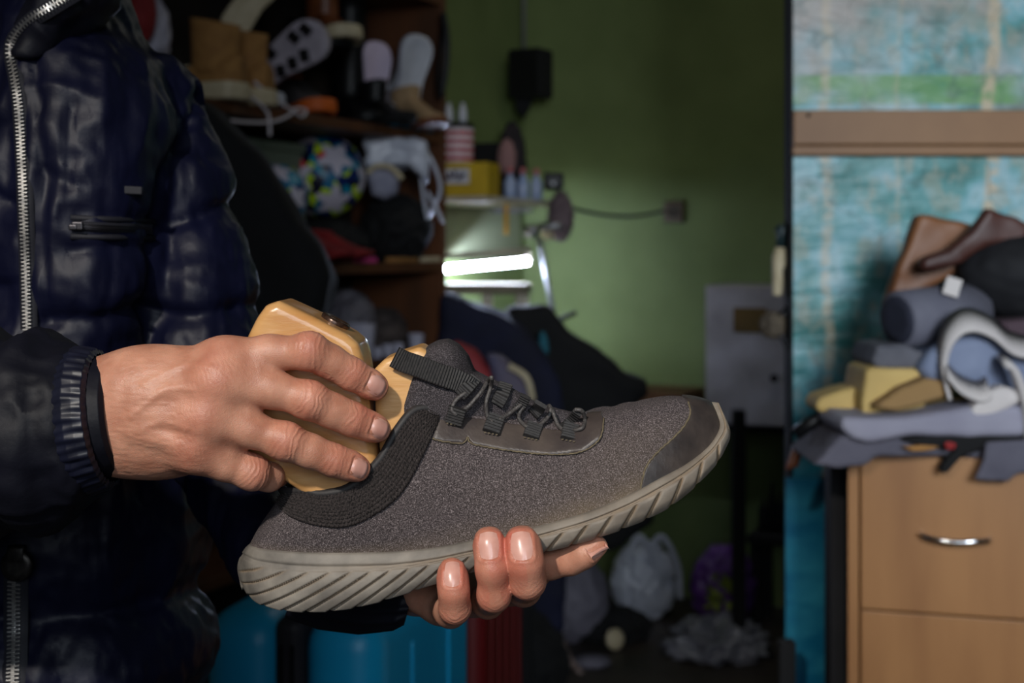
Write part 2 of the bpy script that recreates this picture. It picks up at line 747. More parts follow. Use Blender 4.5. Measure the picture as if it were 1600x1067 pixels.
shoe = thing('sneaker', 'dark grey felt sneaker with black elastic laces and dusty grey sole held in both hands', 'shoe', P(780, 860, YC))

# ---- upper
nt_, nv_ = 420, 70
tq = np.linspace(0, NS - 1.0001, nt_)
vq = np.linspace(0, 1, nv_)
TT, VV = np.meshgrid(tq, vq, indexing='ij')
UP = upper(TT, VV)
NN = upper_n(TT, VV)
pf = UP.reshape(-1, 3)
# soft creases where the forefoot bends and by the quarter
pxs = upper_px(TT, VV)[0].reshape(-1, 2)
cre = np.zeros(len(pf))
for (x0, y0, dx, dy, wd, ln, am) in ((905, 720, .25, 1, 9, 70, .0009), (880, 735, .2, 1, 8, 60, .0009), (855, 745, .3, 1, 9, 55, .0007), (935, 690, .4, 1, 9, 50, .0008),
                                 (960, 650, -.2, 1, 10, 40, .0012), (700, 780, .8, 1, 14, 60, .0007), (640, 810, 1, .5, 14, 70, .0006), (1000, 650, .1, 1, 10, 40, .0007)):
    l = math.hypot(dx, dy)
    a = ((pxs[:, 0] - x0) * dx + (pxs[:, 1] - y0) * dy) / l
    c = ((pxs[:, 0] - x0) * dy - (pxs[:, 1] - y0) * dx) / l
    cre -= am * np.exp(-(c / wd) ** 2 - (a / ln) ** 2)
cre += 0.0006 * vnoise(pf, 60) * np.clip(VV.ravel() * 4, 0, 1)
pf = pf + NN.reshape(-1, 3) * cre[:, None]
far = pf.copy()
far[:, 1] = 2 * YC - far[:, 1]
fc = grid_faces(nt_, nv_)
fall = fc + [tuple(i + len(pf) for i in q[::-1]) for q in fc]
upo = pydata('upper', np.concatenate([pf, far]), fall, [m_felt, m_lining], shoe)
dirt = np.clip(1.1 - VV.ravel() * 6, 0, 1) * 0.45 + np.clip((pxs[:, 0] - 700) / 300, 0, 1) * np.clip(1.0 - VV.ravel() * 1.6, 0, 1) * 0.5
set_attr(upo.data, 'dirt', np.concatenate([dirt, dirt]))
md = upo.modifiers.new('weld', 'WELD')
md.merge_threshold = 0.0002
md = upo.modifiers.new('thick', 'SOLIDIFY')
md.thickness = 0.0032
md.offset = -1
md.material_offset = 1

# ---- sole
nu, nvs = 560, 46
tu = np.linspace(0, NS - 1.0001, nu)
vs_ = np.linspace(0, 1, nvs)
TU, VS = np.meshgrid(tu, vs_, indexing='ij')
Bt, St = cr(SB, TU), cr(SS, TU)
wS = crw(SW, TU)
# outward swelling of the side wall
endf = np.clip(np.minimum(TU / 1.5, (NS - 1 - TU) / 1.5), 0, 1)
wall = wS + (0.0035 + 0.0035 * np.sin(PI * np.clip(VS, 0, 1) ** 0.8)) * np.sqrt(endf) - 0.003 * np.clip((VS - 0.75) / 0.25, 0, 1) ** 2
pxw = Bt + (St - Bt) * VS[..., None]
swell = np.sin(PI * VS) ** 0.8
heel = np.clip(1 - TU / 2.2, 0, 1)
pxw[..., 0] -= 12 * swell * heel ** 1.3
pxw[..., 1] -= 4 * (1 - VS)
toef = np.clip((TU - 16.2) / 1.8, 0, 1)
pxw[..., 0] += 6 * swell * toef
# leaf-shaped grooves
slant = np.interp(TU, [0, 6, 11, 18], [1.9, 1.7, 1.0, 0.45])
spc = np.interp(tu, [0, 5, 8, 12, 18], [36, 35, 36, 42, 40])
midx = (cr(SB, tu)[:, 0] + cr(SS, tu)[:, 0]) / 2
cum = np.concatenate([[0], np.cumsum(np.hypot(np.diff(midx), np.diff((cr(SB, tu)[:, 1] + cr(SS, tu)[:, 1]) / 2)) / spc[1:])])
ph = cum[:, None] + (pxw[..., 0] - midx[:, None] + slant * (pxw[..., 1] - (Bt[..., 1] + St[..., 1]) / 2)) / spc[:, None]
fr = ph - np.floor(ph)
vmin = np.interp(TU, [0, 5, 8, 12, 15, 18], [0.26, 0.3, 0.42, 0.36, 0.3, 0.5])
msk = np.clip((VS - vmin) / 0.12, 0, 1) * np.clip((17.2 - TU) / 0.6, 0, 1) * np.clip(TU / 0.8, 0, 1)
cut = np.exp(-(fr / 0.13) ** 2) + np.exp(-((1 - fr) / 0.05) ** 2)
leaf = (0.0022 * (fr ** 0.6) - 0.0008 - 0.0022 * cut) * msk
band = -0.0017 * np.exp(-((VS - vmin * 0.78) / 0.025) ** 2) - 0.0011 * np.exp(-((VS - vmin * 0.97) / 0.022) ** 2)
# smooth band round the feather line
wall = wall + leaf + band * np.sqrt(endf)
pxw[..., 1] += (leaf * 900) * np.clip((VS - 0.55) / 0.45, 0, 1)
pxw[..., 0] -= band * 1500 * heel
Yw = YC - wall
Wp = np.stack([(pxw[..., 0] - 800) * Yw / F, Yw, CZ - (pxw[..., 1] - HY) * Yw / F], -1)
# close over the top (inside the upper) and along the bottom
top_in = Wp[:, :1].copy()
top_in[..., 1] = np.minimum(YC, Wp[:, :1, 1] + 0.006)
bot1 = Wp[:, -1:].copy()
bot1[..., 1] = YC - (YC - bot1[..., 1]) * 0.8
bot1[..., 2] -= 0.0015
bot2 = bot1.copy()
bot2[..., 1] = YC
half = np.concatenate([top_in, Wp, bot1, bot2], 1)
mir = half[:, ::-1].copy()
mir[..., 1] = 2 * YC - mir[..., 1]
ring = np.concatenate([half, mir[:, 1:]], 1)
so = pydata('sole', ring.reshape(-1, 3), grid_faces(nu, ring.shape[1]), m_sole, shoe)
dt = np.clip(cut * msk * 1.1, 0, 1) + 0.25 * np.clip((TU - 7) / 5, 0, 1) + np.exp(-((VS - vmin * 0.85) / 0.08) ** 2) * 0.5 * np.clip((TU - 3) / 4, 0, 1)
z1 = np.zeros((nu, 1))
dh = np.concatenate([z1, dt, z1, z1], 1)
set_attr(so.data, 'dirt', np.concatenate([dh, dh[:, ::-1][:, 1:]], 1).ravel())

# ---- toe cap
tcA = on_upper([(1001, 766), (1003, 750), (1011, 727), (1028, 706), (1052, 684), (1070, 664), (1078, 646), (1075, 629), (1069, 622)], 80)
tcA[0, 1] = 0.0
tcA[-1, 1] = 1.0
k = 70
tcB = np.concatenate([np.stack([np.linspace(tcA[0, 0] + 0.05, NS - 1.01, k), np.full(k, 0.0)], 1), np.stack([np.full(80 - k, NS - 1.01), np.linspace(0.05, 1, 80 - k)], 1)])
patch('toe_cap', tcA, tcB, 50, m_toe, shoe, 0.0012, mirror=True)
cord_on('toe_cap_seam', [(1001, 766), (1003, 750), (1011, 727), (1028, 706), (1052, 684), (1070, 664), (1078, 646), (1075, 629)], 0.0006, m_thread, shoe, 0.0006)

# ---- eyestay film along the lace holes
eA = on_upper([(688, 650), (720, 652), (760, 656), (812, 664), (872, 672), (905, 668), (914, 650), (916, 645)], 120)
eB = on_upper([(676, 686), (690, 690), (724, 693), (731, 683), (738, 694), (790, 704), (860, 711), (910, 706), (938, 685), (944, 655), (940, 643)], 120, False)
patch('eyestay', eA, eB, 30, m_overlay, shoe, 0.0010)
cord_on('eyestay_seam', [(676, 686), (690, 690), (724, 693), (731, 683), (738, 694), (790, 704), (860, 711), (910, 706), (938, 685), (944, 655)], 0.0005, m_thread, shoe, 0.0008, 120)

# ---- knitted collar band below the rim
cA = on_upper([(446, 769), (475, 770), (505, 774), (548, 763), (592, 723), (622, 674), (652, 643), (688, 645)], 420)
cA[:, 1] = 0.995
cB = on_upper([(432, 786), (455, 808), (500, 822), (545, 822), (590, 802), (630, 768), (660, 715), (681, 668), (689, 646)], 420)


def knit(u, f):
    rows = np.where(f > 0.86, 0, 1)
    return 0.0010 + 0.0015 * (np.abs(np.sin(u * 170 + (np.floor(f * 10) % 2) * PI / 2)) * np.abs(np.sin(f * 10 * PI))) ** 0.8 * np.clip(f * 12, 0, 1)


patch('collar_lining', cA, cB, 56, m_knit, shoe, 0.0003, disp=knit)
tr = np.linspace(0.0, 8.95, 120)
rim = upper(tr, np.full(120, 1.0)) + np.array([0, 0, 0.0006])
rf = rim.copy()
rf[:, 1] = 2 * YC - rf[:, 1]
b = MB()
b.tube(list(rf[::-1]) + list(rim[1:]), 0.0027, 10)
b.build('collar_piping', m_piping, shoe, True)

# ---- tongue
tp = [(629, 662), (629, 628), (640, 590), (654, 556), (668, 541), (684, 533), (700, 531), (718, 540), (732, 556), (742, 580), (775, 594), (805, 609), (840, 628), (872, 638), (915, 648), (915, 690), (800, 700), (700, 700), (640, 690)]


def tongue_f(p):
    x = p[:, 0]
    hw_ = np.interp(x, [-.034, -.022, -.002, .02, .045], [.0245, .0175, .0115, .0085, .006])
    d = s_slab(p, tp, YC - 0.001, hw_ + 0.0, np.minimum(0.0115, hw_ * .9))
    return d * .8 + 0.0004 * vnoise(p, 90)


a, c = P(615, 705, YC), P(930, 515, YC)
V, Q = sdf_mesh(tongue_f, (a.x, YC - 0.035, a.z), (c.x, YC + 0.035, c.z), 0.0013)
V = relax(V, Q, 2)
to = link('tongue', np_mesh('tongue', V, Q), m_tongue, shoe)
_tb = BVHTree.FromPolygons([Vector(x) for x in V], [tuple(int(i) for i in q) for q in Q])
_ub = BVHTree.FromPolygons([Vector(x) for x in pf], fc)


def front(px, py, dflt=YC - 0.02):
    """depth of the shoe surface seen at a photo pixel"""
    e = Vector((0, 0, CZ))
    d = (P(px, py, 1.0) - e)
    best = dflt
    hit = [t.ray_cast(e, d)[0] for t in (_tb, _ub)]
    ys = [h.y for h in hit if h is not None]
    return min(ys) if ys else best


def ribbon(name, ctr, width_px, m, parent, ribs, thick=0.0016, lift=0.0015, across=None, n=80):
    """ribbed webbing following photo points laid in front of the shoe; ctr = (px, py[, extra lift])"""
    C = smoothpath([P(q[0], q[1], front(q[0], q[1]) - lift - (q[2] if len(q) > 2 else 0)) for q in ctr], 12)
    C = np.array(C)
    s = np.concatenate([[0], np.cumsum(np.linalg.norm(np.diff(C, axis=0), axis=1))])
    u = np.linspace(0, s[-1], n)
    C = np.stack([np.interp(u, s, C[:, k]) for k in range(3)], 1)
    T = np.gradient(C, axis=0)
    T /= np.linalg.norm(T, axis=1, keepdims=True)
    W = np.array(across) if across is not None else None
    vs, fs = [], []
    hw = width_px * 0.5 * YC / F
    for i in range(n):
        nrm = np.array([0, -1, 0.15])
        side = np.cross(T[i], nrm)
        side /= np.linalg.norm(side)
        nn = np.cross(side, T[i])
        rb = 0.5 + 0.5 * math.cos(2 * PI * ribs * i / (n - 1))
        h = thick * (0.8 + 0.4 * rb)
        for (a_, b_) in ((-1, -.2), (-1, .7), (-.9, 1), (0, 1.05), (.9, 1), (1, .7), (1, -.2), (0, -.3)):
            vs.append(C[i] + side * hw * a_ + nn * h * b_)
    for i in range(n - 1):
        for k in range(8):
            k2 = (k + 1) % 8
            fs.append((i * 8 + k, i * 8 + k2, (i + 1) * 8 + k2, (i + 1) * 8 + k))
    fs.append(tuple(range(8)))
    fs.append(tuple((n - 1) * 8 + k for k in range(8))[::-1])
    o = MB()
    o.add(vs, fs)
    return o.build(name, m, parent, False)


# pull loop of the tongue: folded webbing standing off to the left
ribbon('pull_loop', [(616, 557, .004), (632, 565, .004), (655, 573, .0035), (690, 586, .001), (718, 596, 0), (733, 605, 0)], 33, m_web, shoe, 30, n=240)
# ---- lace loops (webbing, folded over the eyestay)
for (x0, y0, x1, y1, wd) in ((708, 662, 716, 636, 27), (767, 676, 776, 650, 27), (829, 684, 836, 663, 25), (888, 687, 893, 664, 25)):
    lo = ribbon('lace_loop', [(x0, y0, .0006), ((x0 + x1) / 2, (y0 + y1) / 2, .001), (x1, y1, .0028)], wd, m_web, shoe, 6, n=60)
    sb = MB()
    for q in range(4):
        xx = x0 + (q - 1.5) * 6
        yy = y0 + 1 + (q - 1.5) * 1.2
        p0 = P(xx, yy, front(xx, yy) - 0.0034)
        sb.box(p0, (0.0012, 0.0006, 0.0006))
    sb.build('stitches', m_thread, lo)
for (pts, wd) in (([(718, 618, .001), (730, 606, .003), (742, 592, .001)], 20), ([(776, 632), (784, 618, .001), (790, 602)], 22), ([(806, 644), (815, 632, .003), (822, 618)], 17),
                  ([(832, 648), (840, 640, .001), (846, 630)], 20), ([(880, 668, .002), (893, 656, .002), (903, 643, .001)], 15)):
    ribbon('tongue_webbing', pts, wd, m_web, shoe, 7, n=60)
# ---- elastic laces
lb = []
for path in ([(714, 648, .004), (706, 640, .003), (712, 626, .003), (724, 616, .005), (733, 613, .005)],
             [(722, 643, .004), (734, 633, .004), (752, 612, .005), (762, 596, .006), (768, 590, .006), (767, 604, .006), (760, 628, .005), (762, 650, .004), (770, 660, .004)],
             [(780, 656, .004), (796, 646, .004), (808, 637, .006), (816, 630, .006)],
             [(824, 668, .004), (812, 656, .004), (812, 645, .004), (818, 636, .005)],
             [(842, 666, .004), (856, 652, .004), (861, 640, .006), (858, 634, .006), (864, 644, .006), (872, 664, .005), (882, 673, .004)],
             [(898, 672, .004), (910, 668, .004), (914, 655, .004), (909, 642, .004), (898, 640, .004)]):
    pts = smoothpath([P(q[0], q[1], front(q[0], q[1]) - q[2]) for q in path], 8)
    lb.append(MB().tube(pts, 0.00125, 8).build('lace', m_lace, shoe, True))

# =================================================================== WOODEN SHOE TREE
tree = thing('shoe_tree', 'waxed pale wooden shoe last block being pushed into the grey sneaker', 'shoe last', P(500, 700, 0.845))
m_wood = M('waxed_maple', (212, 162, 104), (190, 126, 64), 26, 0.28, bump=0.12, bscale=70, coat=0.5, stretch=(1, 1, 5), contrast=(0.42, 0.85))
m_wood2 = M('fresh_maple', (224, 174, 112), (206, 150, 88), 30, 0.4, bump=0.12, bscale=90, coat=0.2, stretch=(1, 1, 6), contrast=(0.4, 0.85))
hb = [(426, 474), (446, 467), (500, 492), (552, 520), (567, 533), (573, 550), (581, 600), (588, 660), (596, 715), (575, 770), (545, 780), (505, 771), (490, 766), (455, 743), (425, 723), (400, 706), (388, 680), (385, 620), (388, 560), (398, 522), (412, 494)]


def hb_f(p):
    d = s_slab(p, hb, 0.845, 0.027, 0.006)
    return d + 0.0005 * vnoise(p, 35)


a, c = P(370, 800, 0.845), P(610, 455, 0.845)
V, Q = sdf_mesh(hb_f, (a.x, 0.81, a.z), (c.x, 0.88, c.z), 0.0014)
V = relax(V, Q, 2)
hbo = link('heel_block', np_mesh('heel_block', V, Q), m_wood, tree)
fb = [(588, 574), (604, 558), (632, 547), (660, 538), (676, 548), (690, 600), (700, 700), (680, 770), (605, 770), (598, 700), (591, 640)]
a, c = P(570, 800, 0.85), P(760, 520, 0.85)
V, Q = sdf_mesh(lambda p: s_slab(p, fb, 0.85, 0.021, 0.004), (a.x, 0.82, a.z), (c.x, 0.88, c.z), 0.0014)
V = relax(V, Q, 2)
link('front_block', np_mesh('front_block', V, Q), m_wood2, tree)
# dark metal ring let into the top of the block
ax = Vector((0.459, 0, 0.888))
hc = P(524, 503, 0.845)
b = MB()
b.lathe(hc - ax * 0.004, [(0.003, 0.0052), (0.0062, 0.0052), (0.0072, 0.0062), (0.0086, 0.0062), (0.0092, 0.005), (0.0092, 0.0)], 32, ax)
ro = b.build('hole_ring', M('dark_ring_metal', (60, 42, 34), (92, 70, 58), 300, 0.25, metal=0.6), tree, True)
# =================================================================== HANDS
def skin_mat():
    m = bpy.data.materials.new('skin')
    m.use_nodes = True
    nt = m.node_tree
    N, L = nt.nodes, nt.links
    b = N['Principled BSDF']
    b.inputs['Roughness'].default_value = 0.46
    b.inputs['Subsurface Weight'].default_value = 0.25
    b.inputs['Subsurface Radius'].default_value = (1.0, 0.35, 0.2)
    b.inputs['Subsurface Scale'].default_value = 0.0035
    tc = N.new('ShaderNodeTexCoord')
    n1 = N.new('ShaderNodeTexNoise')
    n1.inputs['Scale'].default_value = 70
    n1.inputs['Detail'].default_value = 5
    L.new(tc.outputs['Object'], n1.inputs['Vector'])
    r = N.new('ShaderNodeValToRGB')
    r.color_ramp.elements[0].position = 0.3
    r.color_ramp.elements[0].color = srgb((180, 122, 98))
    r.color_ramp.elements[1].position = 0.72
    r.color_ramp.elements[1].color = srgb((210, 154, 128))
    L.new(n1.outputs[0], r.inputs[0])
    at = N.new('ShaderNodeAttribute')
    at.attribute_name = 'red'
    mx = N.new('ShaderNodeMix')
    mx.data_type = 'RGBA'
    L.new(at.outputs['Fac'], mx.inputs['Factor'])
    L.new(r.outputs[0], mx.inputs['A'])
    mx.inputs['B'].default_value = srgb((196, 96, 80))
    L.new(mx.outputs['Result'], b.inputs['Base Color'])
    # fine skin lines
    v = N.new('ShaderNodeTexVoronoi')
    v.feature = 'DISTANCE_TO_EDGE'
    v.inputs['Scale'].default_value = 900
    L.new(tc.outputs['Object'], v.inputs['Vector'])
    n2 = N.new('ShaderNodeTexNoise')
    n2.inputs['Scale'].default_value = 500
    n2.inputs['Detail'].default_value = 4
    L.new(tc.outputs['Object'], n2.inputs['Vector'])
    ad = N.new('ShaderNodeMath')
    ad.operation = 'ADD'
    L.new(v.outputs[0], ad.inputs[0])
    L.new(n2.outputs[0], ad.inputs[1])
    bp = N.new('ShaderNodeBump')
    bp.inputs['Strength'].default_value = 0.35
    bp.inputs['Distance'].default_value = 0.0005
    L.new(ad.outputs[0], bp.inputs['Height'])
    L.new(bp.outputs[0], b.inputs['Normal'])
    return m


m_skin = skin_mat()
m_nail = M('fingernail', (214, 154, 138), (226, 176, 162), 120, 0.28, coat=0.3)
SK = 0.82 / F                      # metres per photo pixel at the hands


def ch(*js):
    """finger chain: (px, py, Y, r_px) -> points and radii"""
    return [(np.array(P(a, b, Y)), r * SK) for a, b, Y, r in js]


def chain_f(p, c, k):
    d = None
    for (a, ra), (b, rb) in zip(c[:-1], c[1:]):
        e = s_cone(p, a, b, ra, rb)
        d = e if d is None else smin(d, e, k)
    return d


# right hand, back towards the eye, fingers pointing to the right: index, middle, ring, little finger
R_INDEX = ch((352, 566, .797, 33), (420, 553, .798, 27), (484, 549, .7965, 25.5), (516, 565, .801, 23.5), (549, 584, .805, 22.5), (578, 600, .811, 20), (589, 606, .813, 17))
R_MIDDLE = ch((342, 598, .790, 33), (420, 606, .7935, 28), (484, 626, .795, 26), (520, 642, .800, 24), (551, 655, .804, 23), (580, 667, .8095, 20), (592, 671, .8115, 17))
R_RING = ch((322, 652, .790, 33), (385, 668, .7935, 27), (447, 690, .796, 25.5), (485, 705, .800, 23.5), (521, 719, .804, 22.5), (548, 728, .809, 20), (561, 733, .811, 17))
R_LITTLE = ch((306, 700, .795, 31), (352, 722, .799, 26), (394, 738, .804, 24), (420, 745, .815, 20), (434, 744, .828, 18))
R_THUMB = ch((235, 600, .822, 34), (300, 590, .845, 32), (360, 610, .875, 28), (410, 640, .892, 24), (440, 660, .895, 19))
R_BUMPS = [((346, 562), .794, 25), ((338, 594), .786, 26), ((316, 650), .7855, 27), ((300, 702), .790, 27)]


def right_f(p):
    d = None
    wr = np.array(P(150, 645, .806))
    for c, e in ((R_INDEX, (215, 590, .803)), (R_MIDDLE, (215, 615, .799)), (R_RING, (212, 655, .800)), (R_LITTLE, (212, 690, .806))):
        q = s_cone(p, np.array(P(*e)), c[0][0], 30 * SK, c[0][1])
        d = q if d is None else smin(d, q, 0.016)
    # palm body behind, heel of the hand
    d = smin(d, s_ell(p, P(265, 640, .812), (95 * SK, 0.017, 82 * SK)), 0.014)
    d = smin(d, s_ell(p, P(262, 700, .816), (70 * SK, 0.014, 36 * SK)), 0.016)
    # wrist and forearm, an oval section
    fa, fb_ = np.array(P(215, 641, .806)), np.array(P(-60, 672, .83))
    ba = fb_ - fa
    t = np.clip((p - fa) @ ba / float(ba @ ba), 0, 1)
    q = p - fa - t[:, None] * ba
    q[:, 1] *= 1.35
    arm = (np.sqrt((q * q).sum(1)) - (0.0298 + 0.012 * t)) * 0.85
    d = smin(d, arm, 0.022)
    for (b_, Y, r) in R_BUMPS:
        d = smin(d, s_ell(p, P(b_[0], b_[1], Y), (r * SK * 1.0, r * SK * 0.62, r * SK * .85)), 0.010)
    # ulna head and tendons
    for (x0, y0, x1, y1, r) in ((345, 592, 215, 622, 6), (318, 650, 212, 648, 6), (300, 702, 210, 672, 5)):
        d = smin(d, s_cone(p, P(x0, y0, .7815), P(x1, y1, .7835), r * SK, r * SK * .8), 0.009)
    # fingers grow from the knuckles; neighbours stay apart
    for c in (R_INDEX, R_MIDDLE, R_RING, R_LITTLE):
        f = chain_f(p, c, 0.006)
        # knuckle pads
        f = smin(f, s_ell(p, c[2][0] + np.array([0, -.003, .001]), (c[2][1] * 1.0, c[2][1] * .88, c[2][1] * 1.0)), 0.005)
        t1 = np.clip((np.linalg.norm(p - c[0][0], axis=1) - 0.026) / 0.010, 0, 1)
        k = 0.009 * (1 - t1) + 0.0008
        d = smin(d, f, k)
    d = smin(d, chain_f(p, R_THUMB, 0.008), 0.008)
    return d


# left hand, palm up under the sole, fingertips coming up in front of it
L_LITTLE = ch((690, 948, .862, 24), (704, 955, .822, 23), (711, 950, .796, 21.5), (709, 924, .7905, 20.5), (707, 900, .7935, 20), (706, 893, .7955, 18))
L_RING = ch((746, 934, .872, 24), (762, 940, .826, 23.5), (772, 930, .7915, 22.8), (769, 888, .786, 22.6), (765, 852, .790, 22), (764, 845, .7935, 19))
L_MIDDLE = ch((804, 915, .880, 25), (818, 920, .828, 25), (824, 908, .7905, 25.2), (821, 880, .7855, 25.2), (816, 852, .789, 24.6), (815, 845, .7935, 20.5))
L_INDEX = ch((800, 915, .868, 25), (832, 895, .838, 24), (862, 882, .822, 20), (892, 876, .815, 19.5), (914, 865, .811, 19), (933, 853, .809, 16))
L_THUMB = ch((720, 930, .905, 30), (770, 890, .925, 26), (810, 840, .925, 23), (830, 810, .92, 19))


def left_f(p):
    d = None
    for c, e in ((L_LITTLE, (652, 918, .893)), (L_RING, (655, 910, .900)), (L_MIDDLE, (660, 900, .906))):
        q = s_cone(p, np.array(P(*e)), c[0][0], 24 * SK, c[0][1])
        d = q if d is None else smin(d, q, 0.014)
    d = smin(d, s_ell(p, P(720, 925, .888), (80 * SK, 0.028, 22 * SK)), 0.012)
    d = smin(d, s_ell(p, P(672, 926, .880), (44 * SK, 0.022, 22 * SK)), 0.014)
    d = smin(d, s_cone(p, P(650, 906, .905), P(430, 862, .99), .020, .024), 0.016)
    for c in (L_LITTLE, L_RING, L_MIDDLE, L_INDEX):
        f = chain_f(p, c, 0.006)
        t1 = np.clip((np.linalg.norm(p - c[0][0], axis=1) - 0.020) / 0.012, 0, 1)
        d = smin(d, f, 0.008 * (1 - t1) + 0.0003)
    d = smin(d, chain_f(p, L_THUMB, 0.008), 0.010)
    return d


def unit(v):
    return v / (np.linalg.norm(v) + 1e-12)


def finger_detail(V, N, c, dors, red, sgn=1.0, scale=1.0):
    """wrinkles over the two finger joints, redness"""
    D = np.zeros(len(V))
    for ji, amp, ext in ((2, 0.0009, 0.0085), (4, 0.00065, 0.0062)):
        if ji >= len(c) - 1:
            continue
        o = c[ji][0]
        a = unit(c[ji + 1][0] - c[ji - 1][0])
        n = unit(dors - a * (dors @ a))
        b = np.cross(a, n)
        q = V - o
        s, y, z = q @ a, q @ b, q @ n
        near = (np.abs(s) < 0.02) & (np.linalg.norm(q, axis=1) < c[ji][1] * 1.9)
        side = np.clip(z / c[ji][1] + 0.25, 0, 1)
        bow = np.sign(s) * np.maximum(np.abs(s) - 0.22 * np.abs(y) - 0.0008, 0)
        rr = bow + 0.0011 * vnoise(V, 260, ji * 3.7) + 0.0009 * vnoise(V, 110, 5.1)
        wv = -np.abs(np.cos(PI * rr / 0.0029)) ** 0.6 + 0.5
        wv = wv * (0.55 + 0.45 * vnoise(V, 190, 2.2)) * np.clip(np.abs(s) / 0.0022, 0.25, 1)
        g = np.exp(-(s / ext) ** 2) * side * near
        D += amp * scale * wv * g
        red += 0.24 * np.exp(-(s / 0.008) ** 2) * side * near
    # tip
    a = unit(c[-1][0] - c[-3][0])
    q = V - c[-1][0]
    near = np.linalg.norm(q, axis=1) < 0.02
    red += 0.18 * np.exp(-((q @ a) / 0.010) ** 2) * near
    return D


class Nail:
    def __init__(s, ctr, up, dors, ln, wd):
        """ctr photo point of the nail centre, up = towards the fingertip"""
        s.a = unit(np.array(up))
        d = np.array(dors)
        s.n = unit(d - s.a * (d @ s.a))
        s.b = np.cross(s.a, s.n)
        s.c, s.l, s.w = np.array(ctr), ln, wd

    def uv(s, V):
        q = V - s.c
        return q @ s.a, q @ s.b, q @ s.n

    def outline(s, V):
        u, v, z = s.uv(V)
        r = s.w * 0.42
        dx = np.abs(u) - (s.l - r)
        dy = np.abs(v) - (s.w - r)
        d = np.sqrt(np.maximum(dx, 0) ** 2 + np.maximum(dy, 0) ** 2) + np.minimum(np.maximum(dx, dy), 0) - r
        return np.where(z > -0.006, d, 1.0), u

    def build(s, bvh, parent, m):
        nu_, nv2 = 22, 18
        vs, ok = [], []
        for i in range(nu_):
            for j in range(nv2):
                # map the square onto a rounded outline
                x, y = -1 + 2 * i / (nu_ - 1), -1 + 2 * j / (nv2 - 1)
                e = 0.28
                xx = x * math.sqrt(1 - e * y * y)
                yy = y * math.sqrt(1 - (e + 0.05) * x * x)
                o = s.c + s.a * xx * s.l + s.b * yy * s.w
                h = bvh.ray_cast(Vector(o + s.n * 0.012), Vector(-s.n))
                p = np.array(h[0]) if h[0] is not None else o
                edge = min(1 - abs(x), 1 - abs(y))
                lift = 0.0006 * min(1, edge * 5 + 0.05)
                if x > 0.6:
                    lift += 0.0003
                vs.append(p + s.n * lift)
        vs = np.array(vs)
        # smooth the plate
        g = vs.reshape(nu_, nv2, 3)
        for _ in range(6):
            h2 = g.copy()
            h2[1:-1, 1:-1] = (g[:-2, 1:-1] + g[2:, 1:-1] + g[1:-1, :-2] + g[1:-1, 2:]) / 4
            g = h2
        return pydata('fingernail', g.reshape(-1, 3), grid_faces(nu_, nv2), m, parent)


def nail_on(c, px, py, dors, ln, wd, up=None):
    """nail at a photo pixel over the last joint of chain c"""
    a = c[-1][0] - c[-3][0] if up is None else np.array(up)
    return Nail(np.array(P(px, py, c[-1][0][1] - c[-1][1] * 0.9)), a, dors, ln, wd)


EYE = np.array([0.05, -1.0, 0.2])
# ---- mesh both hands
lo, hi = P(-70, 800, .80), P(620, 515, .80)
VR, QR = sdf_mesh(right_f, (lo.x - .01, .766, lo.z - .02), (hi.x, .925, hi.z + .02), 0.0006)
VR = relax(VR, QR, 2, .5)
NR = vnormals(VR, QR)
redR = np.zeros(len(VR))
D = np.zeros(len(VR))
for c in (R_INDEX, R_MIDDLE, R_RING, R_LITTLE):
    D += finger_detail(VR, NR, c, np.array([0.1, -1, 0.45]), redR)
# fine wrinkles over the big knuckles, veins and creases on the back of the hand
for (b_, Y, r) in R_BUMPS:
    o = np.array(P(b_[0], b_[1], Y))
    q = VR - o
    dd = np.linalg.norm(q * np.array([1, .7, 1]), axis=1)
    redR += 0.30 * np.exp(-(dd / 0.011) ** 2)
    D += 0.00013 * np.cos(2 * PI * (q[:, 0] + 0.35 * q[:, 2] + 0.0030 * vnoise(VR, 150)) / 0.0026) * (.6 + .4 * vnoise(VR, 210, 4.4)) * np.exp(-(dd / 0.012) ** 2)
back = np.clip((0.805 - VR[:, 1]) / 0.01, 0, 1) * np.clip((-0.165 - VR[:, 0]) / 0.01, 0, 1)
D += 0.00016 * vnoise(VR * np.array([0.5, 1, 1.6]), 420) * back + 0.0005 * vnoise(VR, 75) * back
veins = [[(330, 575), (290, 570), (255, 585), (225, 600)], [(300, 610), (265, 605), (235, 625), (205, 650)], [(290, 670), (255, 660), (225, 670)]]
for vn in veins:
    pts = resample(vn, 40)
    pxv = np.stack([800 + VR[:, 0] * F / VR[:, 1], HY - (VR[:, 2] - CZ) * F / VR[:, 1]], 1)
    dm = np.full(len(VR), 1e9)
    for a_ in pts:
        dm = np.minimum(dm, (pxv[:, 0] - a_[0]) ** 2 + (pxv[:, 1] - a_[1]) ** 2)
    D += 0.0006 * np.exp(-dm / 36.0) * (VR[:, 1] < .806)
nailsR = [nail_on(R_INDEX, 585, 602, np.array([0.30, -1, 0.30]), .0062, .0056), nail_on(R_MIDDLE, 592, 669, np.array([0.30, -1, 0.22]), .0060, .0056),
          nail_on(R_RING, 560, 731, np.array([0.30, -1, 0.22]), .0056, .0054)]
for nl in nailsR:
    d, u = nl.outline(VR)
    D -= 0.0005 * np.exp(-(d / 0.0007) ** 2) - 0.00025 * np.exp(-((d - 0.0014) / 0.0010) ** 2)
VR = VR + NR * D[:, None]

